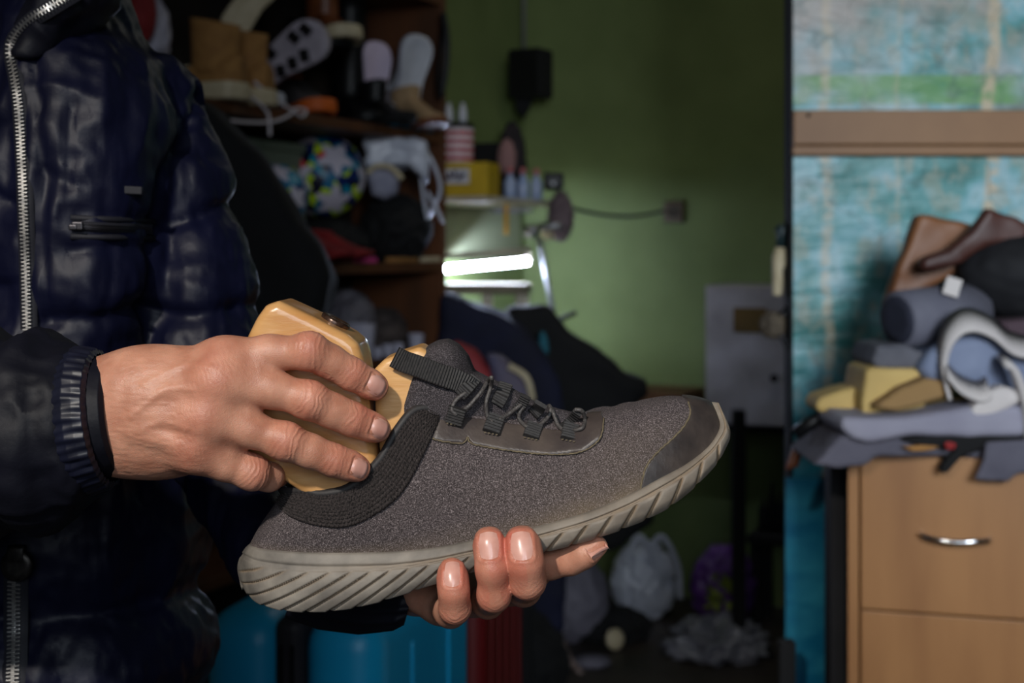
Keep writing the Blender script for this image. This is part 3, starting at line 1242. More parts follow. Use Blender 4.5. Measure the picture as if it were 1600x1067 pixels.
lo, hi = P(400, 1010, .86), P(960, 790, .86)
VL, QL = sdf_mesh(left_f, (lo.x - .03, .768, lo.z - .03), (hi.x, 1.04, hi.z + .01), 0.00075)
VL = relax(VL, QL, 2, .5)
NL = vnormals(VL, QL)
redL = np.zeros(len(VL))
D = np.zeros(len(VL))
for c in (L_LITTLE, L_RING, L_MIDDLE):
    D += finger_detail(VL, NL, c, np.array([0, -1, -0.9]), redL, scale=0.75)
    q = VL - c[3][0]
    redL += 0.22 * np.exp(-(q[:, 2] / 0.012) ** 2) * (np.linalg.norm(q, axis=1) < .022)
nailsL = [nail_on(L_LITTLE, 707, 896, np.array([0, -1, 0.15]), .0066, .0044, (0, .12, 1)), nail_on(L_RING, 764, 851, np.array([0, -1, 0.15]), .0073, .0055, (-.06, .12, 1)),
          nail_on(L_MIDDLE, 815, 851, np.array([0, -1, 0.15]), .0076, .0059, (-.08, .12, 1)),
          Nail(np.array(P(939, 866, .800)), np.array([.8, 0.05, .55]), np.array([.55, -.75, -.75]), .0058, .0046)]
for nl in nailsL:
    d, u = nl.outline(VL)
    D += 0.0004 * np.exp(-((d - 0.0012) / 0.0009) ** 2) - 0.0003 * (d < 0)
VL = VL + NL * D[:, None]
# =================================================================== PERSON
person = thing('person', 'person in a navy quilted puffer jacket pushing a wooden last into a sneaker', 'person', (-0.36, 1.12, 0.0))


def trunk_f(p):
    """body under the clothes: torso, arms, legs"""
    d = s_ell(p, (-0.37, 1.16, 1.20), (0.10, 0.07, 0.25))
    d = smin(d, s_ell(p, (-0.38, 1.15, 0.92), (0.11, 0.08, 0.2)), .05)
    d = smin(d, s_cone(p, (-0.396, 1.14, 1.44), (-0.396, 1.13, 1.58), .046, .045), .03)
    for a, b, c in (((-.27, 1.16, 1.38), P(322, 690, 1.062), P(480, 880, .965)), ((-.52, 1.12, 1.42), (-.50, .93, 1.12), P(-40, 672, .83))):
        d = smin(d, s_cone(p, a, b, .03, .028), .02)
        d = smin(d, s_cone(p, b, c, .022, .017), .02)
    for s in (-1, 1):
        d = smin(d, s_cone(p, (-.39 + s * .08, 1.15, .88), (-.39 + s * .09, 1.14, .48), .075, .05), .04)
        d = smin(d, s_cone(p, (-.39 + s * .09, 1.14, .48), (-.39 + s * .09, 1.16, .08), .05, .035), .03)
        d = smin(d, s_cone(p, (-.39 + s * .09, 1.16, .05), (-.37 + s * .10, 1.03, .035), .035, .03), .02)
    return d


VT, QT = sdf_mesh(trunk_f, (-.66, .80, -.02), (-.02, 1.32, 1.66), 0.011)
HC = np.array([-.388, 1.105, 1.715])
_f = unit(np.array([.50, -.80, -.30]))
_r = unit(np.cross(_f, np.array([0, 0, 1.0])))
HM = np.stack([_r, _f, np.cross(_r, _f)])          # rows: right, forward, up


def hl(x, y, z):
    return HC + np.array([x, y, z]) @ HM


def head_f(p):
    q = (p - HC.astype(np.float32)) @ HM.T.astype(np.float32)
    d = s_ell(q, (0, -.012, .022), (.074, .094, .100))
    d = smin(d, s_ell(q, (0, .034, -.050), (.054, .056, .062)), .03)
    d = smin(d, s_ell(q, (0, .070, -.092), (.024, .020, .020)), .02)
    d = smin(d, s_cone(q, (0, .084, .022), (0, .110, -.020), .008, .012), .012)
    for s in (-1, 1):
        d = smin(d, s_ell(q, (s * .011, .100, -.024), (.009, .009, .008)), .008)
        d = smax(d, -s_ell(q, (s * .031, .092, .020), (.017, .014, .011)), .012)
        d = smin(d, s_ell(q, (s * .031, .076, .019), (.0135, .0125, .0115)), .004)
        d = smin(d, s_cone(q, (s * .014, .086, .036), (s * .046, .072, .038), .008, .007), .012)
        d = smin(d, s_ell(q, (s * .076, -.005, .0), (.009, .020, .032)), .006)
        d = smin(d, s_ell(q, (s * .045, .055, -.012), (.022, .022, .018)), .02)
    d = smin(d, s_ell(q, (0, .086, -.050), (.026, .011, .007)), .006)
    d = smin(d, s_ell(q, (0, .083, -.062), (.021, .011, .008)), .006)
    d = smin(d, s_cone(p, (-.396, 1.135, 1.50), HC + np.array([-.01, .02, -.05]), .050, .050), .03)
    return d


VH, QH = sdf_mesh(head_f, HC - [.14, .15, .20], HC + [.14, .15, .15], .0035)
VH = relax(VH, QH, 1)
VB = np.concatenate([VR, VL, VT, VH])
QB = np.concatenate([QR, QL + len(VR), QT + len(VR) + len(VL), QH + len(VR) + len(VL) + len(VT)])
bme = np_mesh('body', VB, QB)
set_attr(bme, 'red', np.clip(np.concatenate([redR, redL, np.zeros(len(VT) + len(VH))]), 0, 0.75))
body = link('body', bme, m_skin, person)
_rb = BVHTree.FromPolygons([Vector(x) for x in VR], [tuple(int(i) for i in q) for q in QR])
_lb = BVHTree.FromPolygons([Vector(x) for x in VL], [tuple(int(i) for i in q) for q in QL])
for nl in nailsR:
    nl.build(_rb, body, m_nail)
for nl in nailsL:
    nl.build(_lb, body, m_nail)


def hair_f(p):
    q = (p - HC.astype(np.float32)) @ HM.T.astype(np.float32)
    d = s_ell(q, (0, -.016, .030), (.083, .101, .107)) + .003 * vnoise(p, 90)
    cut = q[:, 1] * .8 - (q[:, 2] - .035) * .75 - .022
    return smax(smax(d, cut, .012), -.045 - q[:, 2], .01)


VX, QX = sdf_mesh(hair_f, HC - [.14, .15, .12], HC + [.14, .15, .17], .004)
link('hair', np_mesh('hair', VX, QX), M('dark_hair', (30, 24, 22), (46, 38, 34), 90, .6), person)
m_eye = M('eye_white', (220, 214, 208), None, rough=.2)
for s in (-1, 1):
    b = MB()
    c_ = Vector(hl(s * .031, .0825, .0195))
    b.lathe(c_, [(.0005, -.004), (.007, -.003), (.007, 0), (.004, .0042), (.0005, .0048)], 20, Vector(_f))
    b.build('eye', m_eye, body, True)

# ------------------------------------------------------------------ jacket
m_nylon = M('navy_nylon', (7, 9, 29), (11, 14, 40), 14, 0.5, bump=0.35, bscale=60, spec=0.26)
m_nylon_d = M('dark_nylon', (9, 10, 19), (14, 15, 27), 18, 0.6, bump=0.3, bscale=90, spec=.25)
m_cuff = M('cuff_elastic', (14, 16, 30), (22, 25, 44), 60, 0.45)


def E(p, px, py, Y, rx, ry, rd, tilt=0.0):
    s = Y / F
    ct, st = math.cos(math.radians(tilt)), math.sin(math.radians(tilt))
    rot = [[ct, 0, -st], [0, 1, 0], [st, 0, ct]]
    return s_ell(p, P(px, py, Y), (rx * s, rd, ry * s), rot)


def CAP(p, x0, y0, Y0, r0, x1, y1, Y1, r1):
    return s_cone(p, P(x0, y0, Y0), P(x1, y1, Y1), r0 * Y0 / F, r1 * Y1 / F)


def jacket_f(p):
    # front left of the zip, right chest
    d = E(p, -60, 330, 1.09, 100, 520, .09)
    d = smin(d, E(p, 110, 330, 1.12, 130, 430, .11), .012)
    for (x, y, rx, ry, Y, t) in ((150, 210, 124, 160, 1.085, 8), (145, 340, 118, 150, 1.08, 3), (150, 450, 116, 120, 1.078, -4), (90, 560, 120, 90, 1.075, 0)):
        d = smin(d, E(p, x, y, Y, rx, ry, .080, t), .024)
    d = smin(d, CAP(p, 70, 90, 1.12, 80, 240, 165, 1.14, 60), .02)
    d = smin(d, CAP(p, 122, 108, 1.15, 74, 248, 163, 1.16, 56), .02)
    # lower front, in the shade of the forearm
    d = smin(d, E(p, 100, 820, 1.12, 225, 190, .12), .015)
    d = smin(d, E(p, 100, 1010, 1.11, 232, 150, .12), .008)
    d = smin(d, E(p, 60, 700, 1.11, 230, 170, .11), .02)
    # left sleeve, elbow, forearm under the shoe
    arm = ((250, 148, 1.14, 58), (268, 225, 1.13, 60), (283, 290, 1.12, 73), (288, 340, 1.115, 67), (303, 410, 1.11, 79), (311, 470, 1.10, 88), (316, 560, 1.09, 82), (320, 660, 1.07, 72))
    s = None
    for (x0, y0, Y0, r0), (x1, y1, Y1, r1) in zip(arm[:-1], arm[1:]):
        e = CAP(p, x0, y0, Y0, r0, x1, y1, Y1, r1)
        s = e if s is None else smin(s, e, .012)
    s = smin(s, CAP(p, 322, 690, 1.06, 66, 400, 820, 1.0, 62), .006)
    s = smin(s, CAP(p, 420, 850, .985, 66, 500, 892, .955, 66), .006)
    d = smin(d, s, .006)
    return d


SEAMS = [([(130, 76), (190, 98), (240, 130), (280, 172), (300, 190)], 9, .0035), ([(318, 132), (302, 175), (284, 222), (262, 262), (251, 320), (246, 370), (240, 440), (232, 520)], 9, .008),
         ([(54, 85), (62, 200), (68, 330), (72, 500)], 6, .004), ([(113, 165), (105, 240), (108, 300)], 8, .003), ([(60, 262), (105, 286), (136, 294)], 9, .003),
         ([(105, 331), (170, 338), (246, 347)], 8, .0035), ([(110, 391), (170, 386), (236, 383)], 9, .004), ([(70, 505), (150, 500), (240, 478)], 12, .006),
         ([(255, 352), (300, 342), (362, 316)], 10, .007), ([(240, 490), (300, 492), (400, 478)], 12, .008), ([(-10, 300), (25, 330)], 8, .004), ([(-10, 450), (36, 440)], 8, .004), ([(-10, 200), (22, 190)], 8, .004)]


def seam_depth(V, limit=1.15):
    px = np.stack([800 + V[:, 0] * F / V[:, 1], HY - (V[:, 2] - CZ) * F / V[:, 1]], 1)
    D = np.zeros(len(V))
    for pts, wd, am in SEAMS:
        q = resample(pts, 50)
        dm = np.full(len(V), 1e9)
        for (a0, a1), (b0, b1) in zip(q[:-1], q[1:]):
            ex, ey = b0 - a0, b1 - a1
            t = np.clip(((px[:, 0] - a0) * ex + (px[:, 1] - a1) * ey) / (ex * ex + ey * ey), 0, 1)
            dm = np.minimum(dm, np.hypot(px[:, 0] - a0 - t * ex, px[:, 1] - a1 - t * ey))
        D -= am * (0.6 * np.exp(-(dm / wd) ** 2) + 0.4 * np.exp(-(dm / (wd * 3)) ** 2))
        # puckers running away from the seam
        D += 0.0009 * np.array([mnoise.noise(v * 60 + am * 3000) for v in V]) * np.exp(-(dm / 40) ** 2)
    return np.where(V[:, 1] < limit, D, 0)


def rsleeve_f(p):
    d = CAP(p, -330, 720, .92, 200, -120, 700, .875, 185)
    d = smin(d, E(p, -30, 680, .845, 105, 172, .068, 4), .006)
    d = smin(d, E(p, 62, 672, .828, 92, 158, .058, 5), .006)
    d = smin(d, E(p, 112, 662, .818, 55, 128, .048, 6), .006)
    # upper arm going up and back to the shoulder
    d = smin(d, s_cone(p, P(-330, 720, .92), (-.52, 1.10, 1.42), .085, .085), .02)
    return d


def wrinkle(V, N, amp, seeds):
    D = np.zeros(len(V))
    for (ax_, sc, off, a) in seeds:
        q = V * np.array(ax_)
        n = np.array([mnoise.noise((x * sc + off, y * sc + off, z * sc + off)) for x, y, z in q])
        D += a * (1 - np.abs(n) * 3.2)
    return V + N * (D * amp)[:, None]


a, c = P(-330, 1210, 1.1), P(540, -120, 1.1)
VJ, QJ = sdf_mesh(jacket_f, (-.50, .87, a.z), (-.07, 1.29, c.z), 0.0034)
VJ = relax(VJ, QJ, 1)
NJ = vnormals(VJ, QJ)
VJ = wrinkle(VJ, NJ, 1.0, [((1.2, .6, .35), 26, 3.1, .0030), ((.5, 1, 1.2), 38, 9.7, .0014), ((1.4, 1, .5), 75, 5.5, .0008)]) + NJ * seam_depth(VJ)[:, None]
jacket = link('jacket', np_mesh('jacket', VJ, QJ), m_nylon, person)
VS2, QS2 = sdf_mesh(rsleeve_f, (-.68, .72, .95), (P(170, 0, .82).x, 1.22, 1.52), 0.0034)
VS2 = relax(VS2, QS2, 1)
NS2 = vnormals(VS2, QS2)
VS2 = wrinkle(VS2, NS2, 1.0, [((1, .6, .6), 30, 1.1, .0026), ((.8, 1, 1.2), 60, 4.7, .0012)])
link('sleeve', np_mesh('sleeve', VS2, QS2), m_nylon_d, jacket)


def ringtube(name, stations, m, parent, nseg=160, ruff=0.0, nr=44, cap=False):
    """stations: (px, py, Y, half_height_px, depth radius m, tilt deg)"""
    P_, out = [], []
    st = []
    for i in range(len(stations) - 1):
        for k in range(10):
            f = k / 10
            st.append([u * (1 - f) + v * f for u, v in zip(stations[i], stations[i + 1])])
    st.append(list(stations[-1]))
    for i, (px, py, Y, hh, rd, tl) in enumerate(st):
        o = P(px, py, Y)
        s = Y / F
        t = math.radians(tl)
        for k in range(nseg):
            q = 2 * PI * k / nseg
            e = 1 + ruff * (0.6 * math.cos(q * nr) + 0.4 * math.cos(q * round(nr * .53) + 1.3 + i * .12))
            h, dd = hh * s * e * math.sin(q), rd * e * math.cos(q)
            out.append(o + Vector((-math.sin(t) * h, -dd, math.cos(t) * h)))
    return pydata(name, out, grid_faces(len(st), nseg) + [(i * nseg + nseg - 1, (i + 1) * nseg + nseg - 1, (i + 1) * nseg, i * nseg) for i in range(len(st) - 1)], m, parent)


ringtube('cuff', [(122, 660, .817, 112, .044, 8), (136, 656, .815, 116, .045, 8), (150, 654, .813, 112, .0435, 8), (163, 653, .812, 108, .042, 8), (168, 652, .812, 100, .038, 8)], m_cuff, jacket, 200, .022, 46)
ringtube('inner_cuff', [(140, 652, .812, 96, .0365, 7), (165, 650, .811, 95, .036, 7), (182, 648, .810, 90, .034, 7), (188, 647, .810, 84, .031, 7), (180, 648, .810, 80, .029, 7)], m_nylon_d, jacket, 120, .006, 14)
ringtube('sleeve_end', [(480, 893, .96, 74, .046, -25), (530, 915, .94, 68, .043, -25), (585, 930, .918, 58, .040, -22), (630, 930, .903, 50, .038, -15), (644, 930, .899, 42, .034, -15), (642, 930, .899, 36, .026, -15)], m_nylon_d, jacket, 120, .03, 17)

_jb = BVHTree.FromPolygons([Vector(x) for x in VJ], [tuple(int(i) for i in q) for q in QJ])


# stand collar folded open over the shoulder
def collar_f(p):
    d = CAP(p, 84, 52, 1.04, 34, 150, -2, 1.06, 34)
    d = smin(d, CAP(p, 120, 10, 1.07, 36, 170, -90, 1.12, 40), .02)
    d = smin(d, CAP(p, 60, 45, 1.03, 26, 120, -40, 1.04, 50), .02)
    d = smin(d, CAP(p, 42, 78, 1.02, 22, 84, 6, 1.02, 28), .012)
    return d


VC, QC = sdf_mesh(collar_f, (P(10, 0, 1.05).x, .98, P(0, 130, 1.05).z), (P(400, 0, 1.05).x, 1.2, P(0, -140, 1.05).z), .003)
VC = relax(VC, QC, 1)
VC = wrinkle(VC, vnormals(VC, QC), 1.0, [((1, 1, 1), 45, 2.2, .0025)])
link('collar', np_mesh('collar', VC, QC), m_nylon_d, jacket)
_cb = BVHTree.FromPolygons([Vector(x) for x in VC], [tuple(int(i) for i in q) for q in QC])


def jfront(px, py, dflt=1.02):
    e = Vector((0, 0, CZ))
    hs = [t.ray_cast(e, P(px, py, 1.0) - e)[0] for t in (_jb, _cb)]
    ys = [h.y for h in hs if h is not None]
    return min(ys) if ys else dflt


m_teeth = M('steel_teeth', (178, 176, 174), (208, 206, 202), 300, 0.28, metal=0.9)
m_tape = M('zip_tape', (16, 17, 28), None, rough=0.7)


def zipper(name, pts, n, wpx, parent, lift=0.004, m=None):
    pp = resample(pts, n)
    ys = np.array([jfront(a, b) for a, b in pp])
    kk = np.ones(25) / 25
    ys = np.convolve(np.pad(ys, 12, mode='edge'), kk, 'valid') - lift
    C = [P(a, b, y) for (a, b), y in zip(pp, ys)]
    tb, mb = MB(), MB()
    hw = wpx * .5 * 1.03 / F
    vs = []
    for i, c_ in enumerate(C):
        t = (C[min(i + 1, n - 1)] - C[max(i - 1, 0)]).normalized()
        sd = t.cross(Vector((0, -1, 0))).normalized()
        vs += [c_ - sd * hw * 2.0 + Vector((0, .003, 0)), c_ - sd * hw + Vector((0, .0005, 0)), c_ + sd * hw + Vector((0, .0005, 0)), c_ + sd * hw * 2.0 + Vector((0, .003, 0))]
        R = Matrix((sd, Vector((0, 1, 0)), t)).transposed()
        s = 1 if i % 2 else -1
        step = (C[1] - C[0]).length
        mb.box(c_ + sd * hw * .36 * s + Vector((0, -.0005, 0)), (hw * 1.35, .0028, step * .8), R, bev=step * .2)
    tape = tb.add(vs, grid_faces(n, 4)).build(name, m_tape, parent, True)
    teeth = mb.build('zipper_teeth', m or m_teeth, tape)
    teeth['kind'] = 'stuff'
    return tape, C


zip_, ZC = zipper('front_zipper', [(120, -14), (80, 10), (45, 32), (22, 58), (16, 82), (23, 120), (30, 170), (35, 260), (38, 340), (41, 420), (43, 515)], 200, 13, jacket)
zip2, Z2 = zipper('lower_zipper', [(27, 862), (23, 900), (22, 1000), (19, 1100)], 76, 19, jacket)
b = MB()
b.box(P(25, 866, jfront(25, 866) - .010), (.013, .005, .012), bev=.002)
pc = P(26, 884, jfront(26, 884) - .013)
b.lathe(pc + Vector((0, .0016, .0)), [(.006, 0), (.0105, 0), (.0115, .0012), (.0105, .0026), (.006, .0026)], 28, Vector((0, -1, 0)))
b.build('zipper_pull', M('dark_pull', (34, 32, 32), (60, 56, 52), 200, .35, metal=.7), zip2, True)
pz, PC = zipper('pocket_zipper', [(112, 353), (150, 355), (200, 357), (238, 358)], 90, 8, jacket, .003, M('dark_teeth', (70, 68, 72), None, rough=.35, metal=.8))
b = MB()
b.tube([P(110, 340, jfront(120, 342) - .002), P(180, 343, jfront(180, 343) - .003), P(240, 346, jfront(235, 346) - .002)], .0022, 8)
b.tube([P(110, 369, jfront(120, 369) - .002), P(180, 371, jfront(180, 371) - .003), P(240, 372, jfront(235, 372) - .002)], .0022, 8)
b.build('pocket_welt', m_tape, pz, True)
b = MB()
b.box(P(121, 353, jfront(121, 353) - .006), (.008, .003, .006), bev=.001)
b.box(P(114, 355, jfront(121, 353) - .007), (.006, .0025, .004), bev=.001)
b.build('pocket_zipper_pull', MATS['dark_teeth'], pz)


b = MB()
b.box(P(200, 297, jfront(200, 297) - .001), (.021, .003, .006), Matrix.Rotation(.05, 3, 'Y'), bev=.001)
b.build('chest_patch', m_tape, jacket)
# lower clothes, out of the frame
m_trouser = M('dark_trousers', (22, 22, 26), (30, 30, 34), 30, .9)


def trous_f(p):
    d = s_ell(p, (-0.40, 1.15, 0.88), (0.14, 0.12, 0.16))
    for s in (-1, 1):
        d = smin(d, s_cone(p, (-.39 + s * .08, 1.15, .86), (-.39 + s * .09, 1.14, .48), .09, .066), .03)
        d = smin(d, s_cone(p, (-.39 + s * .09, 1.14, .48), (-.39 + s * .09, 1.16, .10), .066, .06), .02)
    return d


VU, QU = sdf_mesh(trous_f, (-.6, .95, -.02), (-.1, 1.32, 1.08), .012)
link('trousers', np_mesh('trousers', VU, QU), m_trouser, person)
for s in (-1, 1):
    b = MB()
    vs = []
    for (y, hw, h, z0) in ((1.21, .02, .05, 0), (1.19, .042, .08, 0), (1.12, .046, .09, 0), (1.05, .05, .06, 0), (.98, .045, .045, 0), (.945, .02, .03, .005)):
        for k in range(16):
            q = 2 * PI * k / 16
            vs.append(Vector((-.39 + s * .095 + hw * math.cos(q), y, z0 + h / 2 + h / 2 * math.sin(q))))
    fs = grid_faces(6, 16) + [(i * 16 + 15, i * 16, (i + 1) * 16, (i + 1) * 16 + 15) for i in range(5)] + [tuple(range(16)), tuple(range(80, 96))]
    b.add(vs, fs).build('boot', m_trouser, person, True)
# =================================================================== ROOM
C0 = Vector((0.045, 5.6, 0))             # far corner of the room
DL = Vector((-0.42, -0.907, 0)).normalized()    # along the left wall, towards the eye
DB = Vector((0.907, -0.42, 0)).normalized()     # along the back wall, to the right
m_green = M('green_paint', (116, 130, 78), (104, 118, 68), 5, 0.75, bump=0.15, bscale=40)
m_floor = M('dark_floor_tiles', (60, 52, 47), (40, 35, 32), 6, 0.55, bump=0.1, bscale=30)
m_ceil = M('dim_ceiling', (120, 118, 104), None, rough=.9)


def struct(name, mb, m):
    o = mb.build(name, m)
    o['kind'] = 'structure'
    return o


def wallbox(a, d, length, z0, z1, thick, nrm):
    b = MB()
    q = [a, a + d * length]
    out = -nrm * thick
    poly = [q[0], q[1], q[1] + out, q[0] + out]
    b.prism([Vector((p.x, p.y, 0)) for p in poly], Vector((0, 0, z0)), Vector((0, 0, z1)))
    return b


struct('wall_left', wallbox(C0 + DL * -.12, DL, 4.6, -.02, 2.82, .12, DB), m_green)
struct('wall_back', wallbox(C0 - DB * .12, DB, 3.2, -.02, 2.82, .12, DL), m_green)
fl = MB()
fl.box((0.2, 2.4, -.04), (6.4, 7.6, .08))
struct('floor', fl, m_floor)
cl = MB()
cl.box((0.2, 2.9, 2.86), (6.4, 6.6, .08))
struct('ceiling', cl, m_ceil)


def backP(px, py, off=0.0):
    k = (px - 800) / F
    o = C0 + DL * off
    t = (k * o.y - o.x) / (DB.x - k * DB.y)
    q = o + DB * t
    return P(px, py, q.y)


def leftP(px, py, off=0.0):
    k = (px - 800) / F
    o = C0 + DB * off
    t = (k * o.y - o.x) / (DL.x - k * DL.y)
    q = o + DL * t
    return P(px, py, q.y)


def rotz(a):
    return Matrix.Rotation(a, 3, 'Z')


YAW_L = math.atan2(DL.y, DL.x)            # long side along the left wall
YAW_B = math.atan2(DB.y, DB.x)


def single(o, label, cat, group=None, kind=None):
    return tag(o, label, cat, group, kind)


def slab(name, poly, Y, half, rnd, m, parent=None, h=0.006, amp=0.004, fr=14, shear=0.0, seed=0.0, it=1):
    """soft thick piece with a photo outline, wrinkled"""
    xs, zs = [], []
    for a, b in poly:
        q = P(a, b, Y)
        xs.append(q.x)
        zs.append(q.z)

    def f(p):
        q = p.copy()
        q[:, 2] = p[:, 2] - shear * (p[:, 1] - Y)
        return s_slab(q, poly, Y, half, rnd) + amp * (vnoise(p, fr, seed) + 0.5 * vnoise(p, fr * 2.7, seed + 3))
    mg = amp * 2 + .012
    V, Q = sdf_mesh(f, (min(xs) - mg, Y - half - mg, min(zs) - mg - abs(shear) * half), (max(xs) + mg, Y + half + mg, max(zs) + mg + abs(shear) * half), h)
    V = relax(V, Q, it)
    return link(name, np_mesh(name, V, Q), m, parent)


def blob(name, c, r, m, parent=None, amp=.12, fr=3.0, seed=0, zmin=None, sub=5, ridge=True, power=2.0):
    bm = bmesh.new()
    bmesh.ops.create_icosphere(bm, subdivisions=sub, radius=1)
    for v in bm.verts:
        p = v.co.copy()
        if power != 2.0:
            l = (abs(p.x) ** power + abs(p.y) ** power + abs(p.z) ** power) ** (1 / power)
            p = p / l
        n = mnoise.noise(v.co * fr + Vector((seed * 7.3, seed * 3.1, seed)))
        n2 = mnoise.noise(v.co * fr * 2.6 + Vector((seed, seed * 5.3, 2 * seed)))
        e = (abs(n) * -1.6 + .4 + .35 * n2) if ridge else n + .4 * n2
        p = p * (1 + amp * e)
        v.co = Vector((p.x * r[0], p.y * r[1], p.z * r[2]))
    for v in bm.verts:
        v.co += Vector(c)
        if zmin is not None and v.co.z < zmin:
            v.co.z = zmin + .001 * random.Random(v.index).random()
    me = bpy.data.meshes.new(name)
    bm.to_mesh(me)
    bm.free()
    return link(name, me, m, parent)


def band(name, path, Y, width, thick, m, parent=None, skew=0.0, n=10):
    """strip of sheet material standing on edge: photo path at depth Y, width along the view"""
    pts = smoothpath([P(a, b, Y) for a, b in path], n)
    vs = []
    for i, p in enumerate(pts):
        t = (pts[min(i + 1, len(pts) - 1)] - pts[max(i - 1, 0)]).normalized()
        nr = Vector((-t.z, 0, t.x)) * thick * .5
        for dy, s in ((-width / 2, 1), (width / 2, 1), (width / 2, -1), (-width / 2, -1)):
            vs.append(p + Vector((0, dy, dy * skew)) + nr * s)
    nn = len(pts)
    fs = []
    for i in range(nn - 1):
        for k in range(4):
            k2 = (k + 1) % 4
            fs.append((i * 4 + k, i * 4 + k2, (i + 1) * 4 + k2, (i + 1) * 4 + k))
    fs += [(0, 1, 2, 3), tuple((nn - 1) * 4 + k for k in (3, 2, 1, 0))]
    return MB().add(vs, fs).build(name, m, parent, True)


def footwear(name, label, L, W, H, mU, mS, pos, yaw, boot=0.0, pitch=0.0, roll=0.0, cat='shoe', group=None, sole=.025, mL=None, mT=None, laces=True):
    """shoe or boot with toe towards +x before turning"""
    root = thing(name, label, cat, pos, group)
    R = Matrix.Rotation(yaw, 3, 'Z') @ Matrix.Rotation(pitch, 3, 'Y') @ Matrix.Rotation(roll, 3, 'X')
    n, seg = 14, 20
    prof = [(-.5, .0), (-.485, .55), (-.42, .76), (-.3, .8), (-.15, .74), (.0, .74), (.15, .88), (.28, 1.0), (.38, .95), (.45, .74), (.49, .42), (.5, .0)]

    def hw(x):
        return np.interp(x, [q[0] for q in prof], [q[1] for q in prof]) * W / 2
    xs = [-.5, -.495, -.47, -.42, -.33, -.22, -.1, 0, .1, .2, .3, .38, .44, .48, .497, .5]
    hs = np.interp(xs, [-.5, -.3, -.12, .05, .25, .4, .5], [1.0, .92, .95, .72, .48, .40, .2]) * H
    vs = []
    for x, h in zip(xs, hs):
        w_ = max(hw(x), .002)
        for k in range(seg):
            q = PI * k / (seg - 1)
            ww = w_ * (abs(math.cos(q)) ** .55) * (1 if math.cos(q) > 0 else -1)
            vs.append(R @ Vector((x * L, ww, sole * .8 + (h - sole) * math.sin(q) ** .7)))
    MB().add(vs, grid_faces(len(xs), seg) + [tuple(i * seg + 0 for i in range(len(xs))) + tuple(i * seg + seg - 1 for i in range(len(xs) - 1, -1, -1))]).build('upper', mU, root, True)
    vs = []
    ring = [(x, s) for s in (1, -1) for x in (xs if s == 1 else xs[::-1])]
    for z, g in ((0, .0), (.004, .004), (sole * .6, .005), (sole, .003)):
        for x, s in ring:
            w_ = hw(x)
            vs.append(R @ Vector((x * (L + 2 * g), s * (w_ + g * (w_ > .003)), z + (.012 * max(0, (x - .3) / .2)))))
    nr = len(ring)
    fs = [tuple(range(nr))[::-1], tuple(range(3 * nr, 4 * nr))]
    for i in range(3):
        for k in range(nr):
            k2 = (k + 1) % nr
            fs.append((i * nr + k, i * nr + k2, (i + 1) * nr + k2, (i + 1) * nr + k))
    MB().add(vs, fs).build('sole', mS, root, False)
    if boot:
        vs = []
        for j, z in enumerate(np.linspace(H * .55, boot, 8)):
            f = j / 7
            for k in range(24):
                q = 2 * PI * k / 24
                vs.append(R @ Vector((-.23 * L + (.2 + .02 * f) * L * math.cos(q), (W * .40 + .004 * f) * math.sin(q), z + .012 * f * math.cos(q))))
        fs = [(i * 24 + k, i * 24 + (k + 1) % 24, (i + 1) * 24 + (k + 1) % 24, (i + 1) * 24 + k) for i in range(7) for k in range(24)]
        o = MB().add(vs, fs).build('shaft', mU, root, True)
        md = o.modifiers.new('t', 'SOLIDIFY')
        md.thickness = .005
    else:
        vs = [R @ Vector((-.28 * L + .17 * L * math.cos(2 * PI * k / 20), W * .30 * math.sin(2 * PI * k / 20), H * (.955 - .04 * math.cos(2 * PI * k / 20)))) for k in range(21)]
        MB().tube(vs, .005, 8, cap=False).build('collar', mT or mS, root, True)
    if laces:
        b = MB()
        for x in (.02, .08, .14, .20):
            h = np.interp(x, [-.12, .05, .25, .4], [.95, .72, .48, .40]) * H
            b.tube([R @ Vector((x * L + .006 * s, s * W * .17, h * (.97 - .05 * abs(s)) + .004)) for s in (-1, -.5, 0, .5, 1)], .0028, 6)
        b.build('laces', mL or mS, root, True)
    for ch in root.children:
        ch.location = (0, 0, 0)
    return root


# footwear keeps its mesh in local coordinates
def shelfY(px, t):
    k = (px - 800) / F
    s = (-0.211 - 0.907 * t - k * (4.27 + 0.42 * t)) / (0.42 - 0.907 * k)
    return 4.27 - 0.907 * s + 0.42 * t


def SH(s, t, z):
    return Vector((-0.211 - 0.42 * s - 0.907 * t, 4.27 - 0.907 * s + 0.42 * t, z))


def onsh(px, t, z):
    q = P(px, 390, shelfY(px, t))
    return Vector((q.x, q.y, z))


# ------------------------------------------------------------------ common materials
m_black = M('black_cloth', (6, 6, 8), (11, 11, 14), 12, .9, bump=.3, bscale=60)
m_blackg = M('black_gloss', (8, 8, 9), (16, 16, 18), 30, .45, spec=.3)
m_white = M('white_plastic', (205, 206, 214), (180, 182, 192), 14, .4)
m_cream = M('cream_rubber', (205, 190, 158), (186, 170, 138), 30, .6)
m_tan = M('tan_suede', (168, 122, 66), (146, 102, 54), 40, .85, bump=.2, bscale=200)
m_brown = M('brown_leather', (120, 66, 32), (92, 48, 24), 20, .45)
m_red = M('red_cloth', (150, 34, 34), (120, 24, 26), 12, .8)
m_shelfwood = M('shelf_wood', (98, 56, 27), (68, 39, 19), 9, .6, stretch=(1, 1, .2), bump=.1)
m_greyc = M('grey_cloth', (104, 104, 112), (84, 84, 92), 20, .85, bump=.2, bscale=120)
m_plasticbag = M('white_plastic_bag', (212, 214, 226), (188, 192, 206), 12, .35, bump=.3, bscale=50)
m_metal = M('dull_steel', (150, 150, 152), (120, 120, 122), 40, .35, metal=.8)
